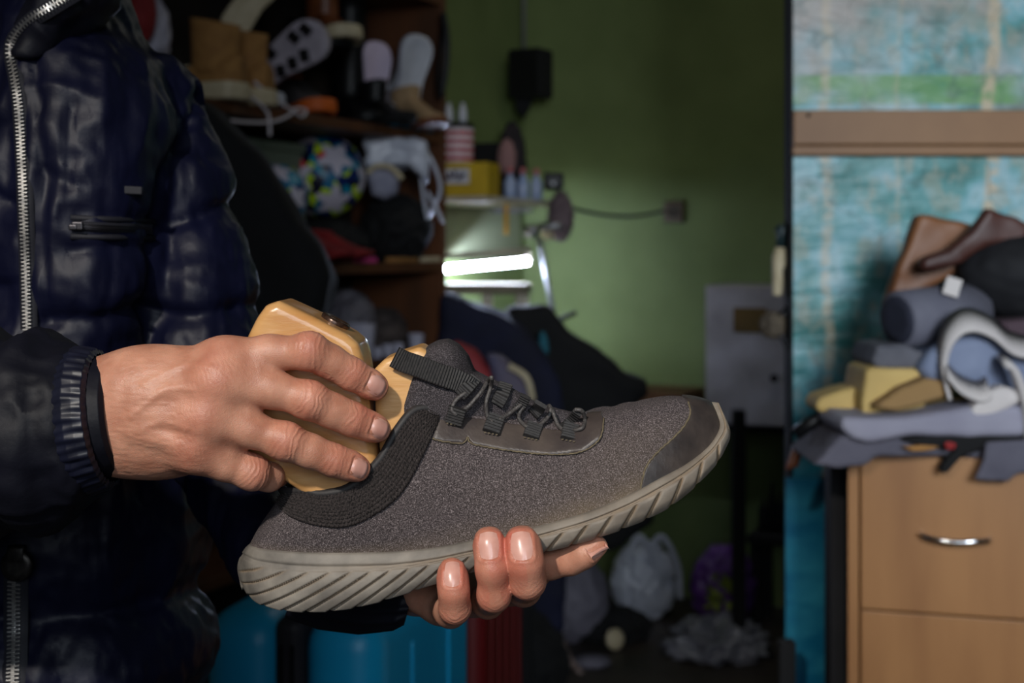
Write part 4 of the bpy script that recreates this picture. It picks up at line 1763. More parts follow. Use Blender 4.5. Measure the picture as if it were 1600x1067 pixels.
# =================================================================== SHOE SHELF (left)
shelf = thing('shoe_shelf', 'brown wooden shelving unit full of shoes along the left wall', 'shelf', SH(1.0, .16, 0))


def shbox(name, s0, s1, t0, t1, z0, z1, m=m_shelfwood):
    b = MB()
    b.prism([SH(s0, t0, 0), SH(s1, t0, 0), SH(s1, t1, 0), SH(s0, t1, 0)], Vector((0, 0, z0)), Vector((0, 0, z1)))
    return b.build(name, m, shelf, bev=.002)


shbox('side_panel', -.028, 0, 0, .33, 0, 2.3)
shbox('side_panel', 1.95, 1.98, 0, .33, 0, 2.3)
shbox('back_panel', .001, 1.949, .312, .322, 0, 2.3, M('back_board', (34, 24, 16), (24, 16, 11), 9, .8))
ZA, ZB, ZCC = 1.646, 1.263, 1.0
for z in (.10, .55, ZCC, ZB, ZA, 2.06):
    shbox('shelf_board', 0, 1.95, 0, .311, z - .028, z)

# ---- upper shelf: footwear
m_wsneak = M('white_leather', (206, 208, 216), (184, 186, 196), 20, .5)
m_greysneak = M('grey_mesh', (80, 74, 76), (60, 56, 58), 60, .8)
m_orange = M('orange_foam', (214, 100, 24), (190, 84, 18), 40, .6)
for i, (px, t, yaw) in enumerate(((300, .10, 2.7), (352, .12, 2.55))):
    footwear('work_boot', ['tan suede work boot with cream sole nearer the jacket shoulder on the upper shelf', 'tan suede work boot with cream sole right of its pair, beside the white sneaker'][i], .29, .105, .11, m_tan, m_cream,
             onsh(px, t, ZA), yaw, boot=.185, group='tan work boots on the upper shelf', sole=.04, cat='boot')
footwear('sneaker', 'small white sneaker with loose white laces beside the tan boots', .24, .085, .10, m_wsneak, m_white, onsh(392, .12, ZA), -.9, sole=.03)
footwear('sneaker', 'grey sneaker with a bright orange midsole standing on the upper shelf', .29, .10, .13, m_greysneak, m_orange, onsh(470, .12, ZA), -1.0, sole=.035, mL=m_blackg)
# sneaker lying on its side, chunky tread towards the room
sk = footwear('sneaker', 'sneaker tipped on its side showing a black and pale grey tread', .28, .105, .10, m_blackg, M('pale_tread', (176, 166, 176), (150, 142, 152), 30, .6), P(432, 96, shelfY(432, .04)), 0, laces=False, sole=.03)
sk.rotation_euler = (math.radians(-78), math.radians(-28), math.radians(-22))
tb = MB()
for i in range(7):
    for s in (-1, 1):
        if (i + s) % 4 == 3:
            continue
        tb.box(Vector((-.115 + i * .038, s * .026, -.004)), (.022, .03, .012), Matrix.Rotation(.35 * s, 3, 'Z'), bev=.002)
o = tb.build('tread_block', m_blackg, sk)
o.location = (0, 0, 0)
footwear('dress_shoe', 'black leather shoe lying between the grey sneaker and the brown ankle boot', .29, .10, .11, m_blackg, m_blackg, P(492, 88, shelfY(492, .12)), -.9, sole=.02, laces=False)
bs = footwear('ankle_boot', 'brown leather ankle boot with a cream sole on top of the black shoe', .28, .10, .12, m_brown, m_cream, P(516, 74, shelfY(516, .08)), -1.1, sole=.034, boot=.17, laces=False, cat='boot')
cs = footwear('slipper', 'dark shoe whose thick cream sole faces out at the top of the heap', .17, .085, .09, m_blackg, m_cream, P(392, 2, shelfY(392, .08)), 0, sole=.035, laces=False)
cs.rotation_euler = (-1.35, -1.0, .1)
footwear('rubber_boot', 'tall black rubber boot at the middle of the upper shelf', .29, .11, .12, m_blackg, m_blackg, onsh(556, .12, ZA), -1.1, boot=.37, laces=False, sole=.025, cat='boot')
sp_ = footwear('sneaker', 'white sneaker with lilac trim standing on its heel left of the other white one', .24, .09, .10, m_wsneak, M('lilac_trim', (206, 190, 212), None, rough=.6), onsh(590, .09, ZA + .13), 0, sole=.02)
sp_.rotation_euler = (.2, -1.45, -1.1)
sp2 = footwear('sneaker', 'white sneaker with a purple tongue leaning at the right end of the upper shelf', .25, .095, .10, m_wsneak, m_white, onsh(645, .02, ZA + .15), 0, sole=.025, mL=M('purple_lace', (110, 40, 120), None, rough=.7))
sp2.rotation_euler = (-.2, -1.25, -.8)
footwear('ankle_boot', 'black ankle boot at the right end of the upper shelf', .25, .09, .10, m_blackg, m_black, onsh(598, .03, ZA), -.9, boot=.125, laces=False, cat='boot')
footwear('sandal', 'beige suede sandal at the right end of the upper shelf', .24, .09, .12, M('beige_suede', (170, 140, 104), (146, 118, 84), 30, .85), m_brown, onsh(650, .0, ZA), -.9, sole=.02, boot=.12, laces=False, cat='shoe')
b = MB()
vs = []
pr = [(-.12, .026), (-.06, .03), (0, .024), (.06, .036), (.1, .034), (.125, .015)]
rg = [(x, w_) for x, w_ in pr] + [(x, -w_) for x, w_ in pr[::-1]]
q0 = onsh(634, .02, ZA)
b.prism([q0 + rotz(YAW_L) @ Vector((x, y, 0)) for x, y in rg], Vector((0, 0, .001)), Vector((0, 0, .014)))
single(b.build('insole', M('teal_foam', (20, 120, 150), None, rough=.7), None, bev=.002), 'flat teal insole lying at the front edge of the upper shelf', 'insole')
# loose laces hanging over the board
m_lacew = M('white_lace', (206, 196, 200), None, rough=.8)
for pts, lb_ in (([(328, 184), (384, 191), (426, 190), (452, 180), (462, 170), (478, 172), (472, 182), (458, 173), (426, 153), (398, 128)], 'long white shoelace looping over the edge of the upper shelf'),
                 ([(377, 146), (400, 157), (418, 176), (421, 195), (422, 212)], 'short white shoelace end hanging straight down from the upper shelf')):
    q = smoothpath([P(a, b_, shelfY(a, -.015)) for a, b_ in pts], 8)
    single(MB().tube(q, .0042, 8).build('shoelace', m_lacew, None, True), lb_, 'shoelace')
# carrier bag by the shoulder
bag = thing('carrier_bag', 'white and red carrier bag behind the jacket shoulder', 'bag', onsh(225, .16, ZA))
blob('bag_body', P(212, 52, shelfY(225, .1)), (.075, .06, .11), M('lilac_white_bag', (190, 186, 200), (170, 166, 184), 10, .5), bag, .14, 2.5, 3)
blob('red_panel', P(222, 18, shelfY(225, .05)), (.03, .03, .07), m_red, bag, .1, 2.2, 5)
# belt on the end panel
q = smoothpath([P(692, 20, 4.2), P(698, 60, 4.19), P(696, 110, 4.19), P(688, 150, 4.2), P(684, 120, 4.21), P(690, 60, 4.21), P(692, 20, 4.21)], 8)
single(MB().tube(q, .010, 8, flat=.4).build('belt', m_blackg, None, True), 'black belt hanging on the end panel of the shoe shelf', 'belt')

# ---- middle shelf
def ball_mat():
    m = bpy.data.materials.new('ball_print')
    m.use_nodes = True
    nt = m.node_tree
    N, L = nt.nodes, nt.links
    b = N['Principled BSDF']
    b.inputs['Roughness'].default_value = .4
    tc = N.new('ShaderNodeTexCoord')
    at = N.new('ShaderNodeAttribute')
    at.attribute_name = 'star'
    v = N.new('ShaderNodeTexVoronoi')
    v.inputs['Scale'].default_value = 42
    mp = N.new('ShaderNodeMapping')
    mp.inputs['Rotation'].default_value = (.3, .6, .8)
    mp.inputs['Scale'].default_value = (1, .55, 1)
    L.new(tc.outputs['Object'], mp.inputs[0])
    L.new(mp.outputs[0], v.inputs['Vector'])
    sep = N.new('ShaderNodeSeparateColor')
    L.new(v.outputs['Color'], sep.inputs[0])
    r = N.new('ShaderNodeValToRGB')
    r.color_ramp.interpolation = 'CONSTANT'
    cols = [(0, (12, 36, 100)), (.24, (10, 110, 150)), (.5, (190, 220, 30)), (.66, (12, 14, 44)), (.82, (220, 60, 70)), (.86, (20, 140, 170)), (.95, (200, 225, 40))]
    r.color_ramp.elements[0].color = srgb(cols[0][1])
    r.color_ramp.elements[1].position = cols[1][0]
    r.color_ramp.elements[1].color = srgb(cols[1][1])
    for p_, c_ in cols[2:]:
        e = r.color_ramp.elements.new(p_)
        e.color = srgb(c_)
    L.new(sep.outputs[0], r.inputs[0])
    mx = N.new('ShaderNodeMix')
    mx.data_type = 'RGBA'
    L.new(at.outputs['Fac'], mx.inputs['Factor'])
    L.new(r.outputs[0], mx.inputs['A'])
    mx.inputs['B'].default_value = srgb((208, 200, 214))
    L.new(mx.outputs['Result'], b.inputs['Base Color'])
    return m


m_ball = ball_mat()


def ball(c, rad, label, rot):
    bm = bmesh.new()
    bmesh.ops.create_icosphere(bm, subdivisions=6, radius=rad)
    me = bpy.data.meshes.new('football')
    R = Matrix.Rotation(rot[0], 3, 'X') @ Matrix.Rotation(rot[1], 3, 'Z')
    ph_ = (1 + 5 ** .5) / 2
    ico = [Vector(v).normalized() for v in ((0, 1, ph_), (0, -1, ph_), (0, 1, -ph_), (0, -1, -ph_), (1, ph_, 0), (-1, ph_, 0), (1, -ph_, 0), (-1, -ph_, 0), (ph_, 0, 1), (-ph_, 0, 1), (ph_, 0, -1), (-ph_, 0, -1))]
    ico = [R @ v for v in ico]
    st = []
    for v in bm.verts:
        n = v.co.normalized()
        c_ = max(ico, key=lambda q: q.dot(n))
        a = c_.angle(n)
        nb = max((q for q in ico if q is not c_), key=lambda q: q.dot(c_) if q.dot(c_) < .99 else -1)
        e1 = (nb - c_ * nb.dot(c_)).normalized()
        e2 = c_.cross(e1)
        t = math.atan2(n.dot(e2), n.dot(e1))
        w_ = abs(((t * 5 / (2 * PI)) % 1) - .5) * 2      # star with five points
        lim = .23 + .27 * w_ ** 1.3
        st.append(1.0 if a < lim else 0.0)
        v.co *= 1 - .006 * math.exp(-((a - .55) / .02) ** 2)
    bm.to_mesh(me)
    bm.free()
    set_attr(me, 'star', st)
    o = link('football', me, m_ball)
    o.location = c
    return single(o, label, 'ball')


by = shelfY(505, .16)
ball(P(505, 275, by), 65.5 * by / F, 'football with white stars and blue and yellow print on the middle shelf', (.75, .9))
b2 = shelfY(430, .10)
ball(P(432, 306, b2), 50 * b2 / F, 'second printed football half hidden behind the hanging black coat', (.2, .3))
blob('bundle', onsh(510, .18, ZB) + Vector((0, 0, .05)), (.12, .17, .075), m_black, None, .14, 2.6, 11, zmin=ZB)
single(bpy.context.scene.objects[-1] if False else COL.objects['bundle'], 'flat black bundle under the printed football', 'bag')
pb = thing('plastic_bag', 'white plastic bag with hanging handles at the right end of the middle shelf', 'bag', onsh(640, .14, ZB))
slab('bag_body', [(572, 222), (600, 213), (640, 216), (666, 224), (672, 262), (668, 290), (640, 262), (612, 262), (590, 268), (574, 262)], shelfY(620, .03), .06, .02, m_plasticbag, pb, .006, .010, 16)
for pts in ([(640, 235), (656, 270), (662, 310), (668, 342)], [(660, 226), (680, 262), (688, 296), (678, 322), (668, 342)], [(668, 300), (684, 330), (692, 348)]):
    MB().tube(smoothpath([P(a, c_, shelfY(655, -.02)) for a, c_ in pts], 8), [.016] * (8 * (len(pts) - 1) + 1), 10, flat=.35).build('handle', m_plasticbag, pb, True)
cp = thing('cap', 'pale grey cap with a cream band hanging below the white plastic bag', 'cap', onsh(600, .1, ZB))
yq = shelfY(600, .05)
slab('crown', [(574, 272), (590, 262), (612, 264), (626, 280), (620, 304), (602, 312), (582, 306)], yq, .05, .03, M('pale_grey', (158, 158, 176), (140, 140, 160), 16, .8), cp, .006, .003)
MB().tube(smoothpath([P(574, 270, yq - .05), P(590, 259, yq - .055), P(612, 263, yq - .055), P(628, 280, yq - .05)], 8), .008, 8).build('band', m_cream, cp, True)
blob('bag', onsh(618, .08, ZB) + Vector((0, 0, .095)), (.105, .16, .105), m_black, None, .13, 2.4, 21, zmin=ZB)
single(COL.objects['bag'], 'black bag slumped under the white plastic bag', 'bag')
for i, px in enumerate((496, 528)):
    sh = footwear('slipper', ['left of two small red slippers under the printed football', 'right of two small red slippers under the printed football'][i], .20, .075, .075, m_red, m_red, onsh(px, .0, ZB + .012), -.5, sole=.012, laces=False, group='red slippers on the middle shelf')
for (px, w_, t, mm, nm, lb_, ct) in ((570, .035, .0, M('pink_foam', (200, 60, 130), None, rough=.7), 'eraser', 'small pink block at the edge of the middle shelf', 'block'),
                                (628, .06, .0, M('pale_wood', (160, 112, 60), None, rough=.7), 'wood_offcut', 'flat tan offcut at the edge of the middle shelf', 'offcut'),
                                (674, .04, .0, m_cream, 'sole_offcut', 'cream sole offcut at the right corner of the middle shelf', 'offcut')):
    b = MB()
    b.box(onsh(px, t + .02, ZB + .008), (w_ * 2.2, .035, .015), rotz(YAW_L), bev=.003)
    single(b.build(nm, mm), lb_, ct)
bx = thing('storage_box', 'grey green storage box behind the hanging black coat', 'box', onsh(400, .26, ZB))
b = MB()
b.box(onsh(400, .22, ZB + .15), (.30, .12, .30), rotz(YAW_L), bev=.006)
m_gbox = M('grey_green_card', (112, 122, 104), None, rough=.8)
b.build('box_body', m_gbox, bx)
b = MB()
b.box(onsh(400, .22, ZB + .312), (.31, .13, .024), rotz(YAW_L), bev=.004)
b.build('lid', m_gbox, bx)
# ---- black coat hanging at the front of the shelf
cY = 2.75
ct_ = slab('coat', [(318, 150), (345, 168), (380, 205), (412, 252), (445, 300), (468, 345), (500, 385), (520, 430), (512, 480), (470, 560), (380, 760), (250, 760), (250, 200)], cY, .09, .03, m_black, None, .012, .012, 7)
single(ct_, 'black coat hanging in front of the left end of the shoe shelf', 'coat')
# ---- lower shelf: cups and wrapped things
blob('wrapped_bundle', onsh(545, .1, ZCC) + Vector((0, 0, .085)), (.075, .10, .10), M('grey_wrap', (120, 116, 124), (80, 76, 86), 12, .7), None, .16, 2.6, 31, zmin=ZCC)
single(COL.objects['wrapped_bundle'], 'crumpled grey bundle on the lower shelf above the wooden last', 'bundle')
blob('rag', onsh(600, .16, ZCC) + Vector((0, 0, .05)), (.07, .12, .075), M('brown_grey_rag', (96, 84, 80), (56, 48, 48), 14, .85), None, .16, 2.6, 35, zmin=ZCC)
single(COL.objects['rag'], 'brown grey rag on the lower shelf behind the cups', 'rag')
for i, (px, r, h, t) in enumerate(((562, .042, .10, .0), (650, .024, .05, .05), (606, .017, .035, .0), (622, .017, .035, .0), (590, .015, .03, .0))):
    b = MB()
    c_ = onsh(px, t, ZCC)
    b.lathe(c_, [(r * .8, 0), (r * .82, .004), (r, h), (r * .92, h), (r * .75, .006)], 24)
    o = b.build('cup', M('pale_lilac_plastic', (170, 168, 186), None, rough=.5), None, True)
    single(o, ['large white plastic cup behind the wooden last', 'small white cup near the end panel of the shoe shelf', 'small pale lid pot in front of the brown rag, middle of three', 'small pale lid pot in front of the brown rag, rightmost of three', 'small pale lid pot in front of the brown rag, leftmost of three'][i], 'cup', 'cups on the lower shelf')

# =================================================================== SUITCASES
def suitcase(name, label, c, size, yaw, mA, mB=None, ribs=5):
    root = thing(name, label, 'suitcase', c)
    R = rotz(yaw)
    w_, d_, h_ = size
    for s in (-1, 1):
        b = MB()
        b.box(Vector(c) + R @ Vector((s * (w_ * .25 + .008), 0, h_ / 2 + .05)), (w_ / 2 - .016, d_, h_), R)
        o = b.build('shell', mA, root, True, bev=.0)
        md = o.modifiers.new('b', 'BEVEL')
        md.width = .045
        md.segments = 6
        b = MB()
        for k in range(ribs):
            y = (k - (ribs - 1) / 2) * d_ / (ribs + .6)
            b.box(Vector(c) + R @ Vector((s * (w_ / 2 - .004), y, h_ / 2 + .05)), (.016, .012, h_ * .84), R, bev=.005)
        b.build('ribs', mA, o)
    b = MB()
    b.box(Vector(c) + R @ Vector((0, 0, h_ / 2 + .05)), (.044, d_ - .004, h_ - .006), R, bev=.016)
    zb = b.build('zipper_band', M('dark_zip_band', (42, 38, 46), (26, 24, 30), 20, .6), root)
    b = MB()
    for s in (-.4, .4):
        b.box(Vector(c) + R @ Vector((s * .02, -d_ / 2 - .001, h_ / 2 + .05)), (.004, .006, h_ * .9), R)
    b.build('zipper_line', m_blackg, zb)
    b = MB()
    b.tube([Vector(c) + R @ Vector(q) for q in ((0, -.07, h_ + .045), (0, -.06, h_ + .064), (0, .06, h_ + .064), (0, .07, h_ + .045))], .007, 8)
    b.build('carry_handle', m_blackg, root, True)
    for sx in (-1, 1):
        for sy in (-1, 1):
            b = MB()
            b.lathe(Vector(c) + R @ Vector((sx * w_ * .32 - .01, sy * d_ * .4, .025)), [(.015, 0), (.025, .002), (.025, .018), (.015, .02)], 20, R @ Vector((1, 0, 0)))
            b.box(Vector(c) + R @ Vector((sx * w_ * .32, sy * d_ * .4, .048)), (.03, .03, .02), R)
            b.build('wheel', m_blackg, root, True)
    return root


m_blue = M('turquoise_shell', (16, 176, 228), (12, 162, 214), 6, .4)
suitcase('suitcase', 'turquoise hard shell suitcase with a dark zip band below the shoe heel', Vector((-.245, 2.12, 0)), (.26, .46, .76), math.radians(-14), m_blue, ribs=2)
suitcase('suitcase', 'dark red suitcase showing as a strip right of the turquoise one', Vector((-.09, 2.62, 0)), (.16, .40, .74), math.radians(-10), M('dark_red_shell', (104, 16, 18), None, rough=.5))
# =================================================================== BACK CORNER
wsY = 5.0
m_dirtywhite = M('dirty_white_paint', (196, 190, 174), (160, 150, 130), 12, .6)
ws = thing('wall_shelf', 'small white wall shelf with clutter right of the shoe shelf', 'shelf', leftP(760, 316, .15))


def lbox(px, py, off, size, bev=.003):
    b = MB()
    b.box(leftP(px, py, off), size, rotz(YAW_L), bev=bev)
    return b


lbox(758, 316, .16, (.62, .30, .02)).build('board', m_dirtywhite, ws)
lbox(752, 362, .012, (.66, .02, .20)).build('back_board', M('cream_board', (128, 132, 104), None, rough=.6), ws)
lbox(800, 326, .10, (.02, .16, .03)).build('bracket', m_metal, ws)


def wsz():
    return leftP(758, 316, .16).z + .0101


WZ = wsz()


def at_ws(px, off):
    q = leftP(px, 300, off)
    return Vector((q.x, q.y, WZ))


# yellow box with a printed label
yb = thing('box', 'yellow box with a white label on the small wall shelf', 'box', at_ws(730, .17))
c_ = at_ws(730, .20)
b = MB()
b.box(c_ + Vector((0, 0, .056)), (.185, .13, .11), rotz(-.3), bev=.003)
b.build('carton', M('yellow_card', (196, 164, 20), (170, 140, 14), 10, .6), yb)
R_ = rotz(-.3)
b = MB()
b.box(c_ + Vector((0, 0, .066)) + R_ @ Vector((-.02, -.0665, 0)), (.10, .003, .05), R_)
lab = b.build('label', m_white, yb)
b = MB()
for k in range(5):
    b.box(c_ + Vector((0, 0, .062 + .006 * (k % 3))) + R_ @ Vector((-.048 + k * .014, -.0686, 0)), (.011, .002, .02), R_ @ Matrix.Rotation(.5 * (k - 2), 3, 'Y'))
b.build('label_print', M('dark_print', (40, 30, 60), None, rough=.7), lab)
top = c_.z + .1115
# red and white striped tub
m_pink = M('pale_pink_plastic', (226, 214, 220), None, rough=.5)
tub = thing('tub', 'red and white striped tub with black lid on top of the yellow box', 'tub', (c_.x, c_.y, top))
tc = Vector((c_.x - .035, c_.y, top))
b = MB()
b.lathe(tc, [(.05, 0), (.054, .004), (.056, .115), (.05, .115)], 32)
b.build('tub_body', m_pink, tub, True)
b = MB()
for k in range(4):
    b.lathe(tc + Vector((0, 0, .008 + .027 * k)), [(.0562, 0), (.0568, .007), (.0562, .014)], 32, cap=False)
b.build('stripes', M('red_print', (170, 40, 54), None, rough=.5), tub, True)
b = MB()
b.lathe(tc + Vector((0, 0, .1155)), [(.058, 0), (.058, .014), (.05, .018)], 32)
b.build('lid', m_blackg, tub, True)
for i, dx in enumerate((-.026, .02)):
    b = MB()
    b.lathe(tc + Vector((dx, 0, .134)), [(.012, 0), (.014, .002), (.013, .045), (.008, .05), (.007, .066)], 16)
    single(b.build('tube', m_white, None, True), ['left of two small white tubes standing on the striped tub', 'right of two small white tubes standing on the striped tub'][i], 'tube', 'white tubes on the striped tub')
b = MB()
b.box(at_ws(768, .13) + Vector((0, 0, .10)), (.15, .12, .20), rotz(YAW_L), bev=.008)
single(b.build('box', m_black), 'dark box standing right of the striped tub', 'box')
# bottles
for i, px in enumerate((797, 817, 838)):
    o_ = thing('bottle', ['pale bottle with a red cap, leftmost of three on the wall shelf', 'pale bottle with a red cap, middle of three on the wall shelf', 'pale bottle with a red cap, rightmost of three on the wall shelf'][i], 'bottle', at_ws(px, .26 + i * .02), 'pale bottles on the wall shelf')
    c2 = at_ws(px, .26 + i * .02)
    b = MB()
    b.lathe(c2, [(.018, 0), (.021, .004), (.021, .06), (.009, .078), (.009, .088)], 18)
    b.build('bottle_body', M('milky_plastic', (170, 180, 206), (130, 150, 190), 20, .35), o_, True)
    b = MB()
    b.lathe(c2 + Vector((0, 0, .0881)), [(.011, 0), (.011, .018), (.008, .02)], 16)
    b.build('cap', M('pale_red_cap', (190, 110, 110), None, rough=.5), o_, True)
blob('rag', at_ws(800, .16) + Vector((0, 0, .13)), (.05, .07, .15), M('dark_rag', (50, 40, 44), (26, 22, 26), 20, .9), None, .2, 2.8, 41, zmin=WZ)
tag(COL.objects[COL.objects.keys()[-1]] if False else [o for o in COL.objects if o.name.startswith('rag')][-1], 'dark rag heaped behind the pale bottles', 'rag')
blob('glove', at_ws(792, .23) + Vector((0, 0, .145)), (.03, .03, .06), M('dusty_pink', (150, 112, 110), None, rough=.8), None, .2, 2.4, 43)
tag(COL.objects['glove'], 'dusty pink glove lying on the dark rag above the bottles', 'glove')
b = MB()
b.box(leftP(865, 284, .36), (.10, .07, .06), rotz(YAW_L + .4), bev=.01)
dv = thing('radio', 'black device with a pale button at the right end of the wall shelf', 'device', leftP(865, 284, .36))
b.build('case', m_blackg, dv)
b = MB()
b.lathe(leftP(864, 287, .42), [(.006, 0), (.008, .003), (.005, .006)], 16, Vector((.2, -1, 0)))
b.build('button', m_white, dv, True)
blob('cloth', leftP(876, 338, .38), (.045, .05, .085), M('taupe_cloth', (116, 100, 104), (84, 70, 76), 20, .85), None, .18, 2.5, 47)
tag(COL.objects['cloth'], 'taupe cloth hanging under the black device', 'cloth')
b = MB()
b.box(leftP(791, 342, .30), (.025, .004, .105), rotz(YAW_L + .9))
single(b.build('tape_strip', M('orange_yellow', (206, 150, 20), None, rough=.6)), 'orange yellow strip hanging below the wall shelf', 'strip')
# drill head parts under the shelf
gr = thing('grinder', 'metal grinder head with cream wheel on a thin grey stand', 'grinder', leftP(840, 360, .32))
for (px, py, r, l) in ((818, 362, .022, .05), (838, 355, .014, .09)):
    b = MB()
    b.lathe(leftP(px, py, .32), [(r * .6, 0), (r, .004), (r, l - .004), (r * .6, l)], 24, Vector((.95, -.2, .05)))
    b.build('spindle', m_metal, gr, True)
b = MB()
b.lathe(leftP(854, 362, .34), [(.008, 0), (.03, .002), (.03, .022), (.008, .024)], 28, Vector((.6, -.8, .1)))
b.build('wheel', m_cream, gr, True)
b = MB()
p0, p1 = leftP(842, 372, .32), leftP(866, 500, .32)
b.tube([p0, p1, Vector((p1.x + .09, p1.y, .02))], .010, 10)
b.lathe(Vector((p1.x + .09, p1.y, .0)), [(.10, 0), (.10, .015), (.02, .03)], 24)
b.build('pole', m_metal, gr, True)
# fluorescent work lamp and the white bench it stands on
lampY = 4.86
la = thing('work_lamp', 'bright fluorescent tube lamp over the white bench', 'lamp', P(758, 420, lampY))
b = MB()
a_, e_ = P(688, 421, lampY), P(826, 408, lampY)
b.tube([a_, e_], .0115, 16)
b.build('tube', M('lamp_tube', (235, 240, 255), None, emit=(205, 220, 255), estr=240.0), la, True)
b = MB()
a2, e2 = P(684, 404, lampY + .015), P(828, 393, lampY + .015)
d_ = (e2 - a2).normalized()
b.prism([a2 + Vector((0, .06, -.004)), a2 + Vector((0, -.055, -.004)), a2 + Vector((0, -.02, .016)), a2 + Vector((0, .03, .016))], Vector((0, 0, 0)), e2 - a2)
b.build('reflector', m_dirtywhite, la)
b = MB()
for q in (a_, e_):
    b.box(q + Vector((0, .01, .012)), (.014, .03, .05))
b.build('end_cap', m_dirtywhite, la)
be = thing('bench', 'white painted bench under the fluorescent lamp', 'bench', P(755, 440, 4.95))
bz = P(755, 441, 4.9).z
b = MB()
b.box(Vector((-.085, 4.85, bz - .02)), (.29, .19, .035), rotz(-.12), bev=.004)
b.build('bench_top', M('worn_cream_paint', (124, 116, 96), (92, 84, 68), 14, .7), be)
for x, y in ((-.20, 4.79), (-.082, 4.775), (.03, 4.775), (-.19, 4.91), (.04, 4.905)):
    b = MB()
    b.box(Vector((x, y, (bz - .038) / 2)), (.035, .035, bz - .038), bev=.003)
    b.build('leg', m_dirtywhite, be)
b = MB()
b.box(Vector((-.085, 4.85, bz - .30)), (.26, .15, .02), rotz(-.12))
b.build('lower_board', m_dirtywhite, be)
b = MB()
b.box(Vector((-.15, 4.84, bz - .214)), (.10, .08, .148), bev=.004)
single(b.build('carton', M('pale_lilac_card', (150, 146, 160), None, rough=.8)), 'pale carton on the lower board of the white bench', 'box')
# speaker in the corner, conduit, socket and cable
spk = thing('speaker', 'black loudspeaker mounted high in the corner of the green room', 'speaker', P(826, 118, 5.36))
b = MB()
b.box(P(829, 116, 5.36), (.135, .12, .185), rotz(-.5), bev=.012)
b.build('cabinet', m_black, spk)
b = MB()
b.box(P(832, 116, 5.36) + Vector((-.03, -.062, 0)), (.115, .006, .165), rotz(-.5), bev=.002)
b.build('grille', m_blackg, spk)
b = MB()
pq = [(802, 140), (836, 140), (834, 156), (818, 186), (806, 172)]
b.prism([P(a, c2, 5.40) for a, c2 in pq], Vector((0, -.03, 0)), Vector((0, .05, 0)))
b.build('bracket', m_black, spk, bev=.004)
b = MB()
b.tube([leftP(819, -150, .02), leftP(818.5, 75, .02)], .008, 10)
single(b.build('conduit', M('grey_conduit', (120, 120, 116), None, rough=.5), None, True), 'thin grey conduit running down the corner above the loudspeaker', 'pipe')
sk_ = thing('wall_socket', 'brown wall socket on the green wall at the end of the dark cable', 'socket', backP(1053, 331))
b = MB()
b.box(backP(1053, 331, .012), (.078, .024, .082), rotz(YAW_B), bev=.006)
b.build('socket_plate', M('brown_bakelite', (96, 80, 56), (78, 62, 42), 30, .5), sk_)
b = MB()
b.lathe(backP(1053, 331, .022), [(.024, 0), (.024, .006), (.018, .008), (.016, .003)], 24, DL)
b.build('socket_ring', M('dark_bakelite', (58, 46, 32), None, rough=.5), sk_, True)
b = MB()
b.tube(smoothpath([backP(884, 322, .012), backP(910, 330, .012), backP(950, 337, .012), backP(990, 338, .012), backP(1022, 333, .012), backP(1036, 330, .015)], 8), .0055, 8)
single(b.build('cable', m_blackg, None, True), 'dark cable sagging along the green wall to the socket', 'cable')

# ------------------------------------------------------------------ heap of clothes
heap = slab('coat_heap', [(782, 498), (800, 482), (850, 476), (862, 484), (872, 496), (880, 512), (930, 545), (942, 556), (978, 584), (1002, 588), (1001, 610), (985, 612), (1000, 660), (1010, 800), (960, 840), (840, 870), (836, 1010), (760, 1010), (770, 640)], 4.55, .17, .03, m_black, None, .014, .014, 7)
single(heap, 'tall heap of black coats in front of the green wall', 'coats')
MBx = MB()
MBx.tube(smoothpath([P(872, 500, 4.5), P(886, 494, 4.48), P(900, 488, 4.47)], 6), .008, 8)
single(MBx.build('strap', m_blackg, None, True), 'short black strap sticking out of the coat heap towards the wall', 'strap')
m_navyc = M('navy_cloth', (16, 20, 52), (10, 12, 34), 9, .85, bump=.3, bscale=50)
nj = slab('jacket', [(688, 455), (720, 462), (758, 478), (800, 500), (840, 540), (868, 590), (880, 660), (890, 800), (880, 985), (690, 985)], 4.30, .10, .03, m_navyc, None, .014, .012, 8, seed=4)
single(nj, 'navy jacket thrown over the left side of the coat heap', 'jacket')
tl = slab('scarf', [(842, 520), (850, 516), (856, 530), (858, 550), (850, 556), (841, 545)], 4.30, .03, .010, M('teal_cloth', (30, 96, 112), None, rough=.8), None, .006, .003)
single(tl, 'teal scrap of cloth on the heap beside the navy jacket', 'cloth')
rb = thing('bag', 'red and blue printed bag behind the tongue of the shoe', 'bag', P(770, 620, 3.9))
slab('red_side', [(690, 540), (715, 530), (745, 545), (772, 580), (780, 640), (775, 760), (680, 760)], 3.95, .08, .03, M('bag_red', (170, 58, 60), (140, 44, 50), 12, .7), rb, .008, .008, 10)
slab('blue_side', [(758, 548), (785, 552), (815, 578), (832, 600), (836, 640), (834, 760), (768, 760), (770, 600)], 3.93, .08, .03, M('bag_blue', (84, 84, 116), (112, 96, 100), 8, .7), rb, .008, .008, 10)
MB().tube(smoothpath([P(795, 572, 3.85), P(822, 590, 3.845), P(832, 625, 3.845)], 8), .010, 8).build('tan_trim', m_cream, rb, True)
slab('bag_base', [(690, 740), (834, 740), (834, 1125), (690, 1125)], 3.94, .07, .02, m_black, rb, .014, .004)
lg = thing('wall_ledge', 'brown wooden ledge on the green wall beyond the coat heap', 'ledge', backP(1030, 612, .1))
q = backP(1024, 622, .14)
b = MB()
b.box(q, (.30, .26, .07), rotz(YAW_B), bev=.004)
b.build('board', M('brown_wood', (104, 66, 34), (84, 52, 26), 10, .6), lg)
for dx in (-.1, .1):
    b = MB()
    b.box(q + rotz(YAW_B) @ Vector((dx, .02, -.085)), (.025, .20, .098), rotz(YAW_B))
    b.build('bracket', MATS['brown_wood'], lg)

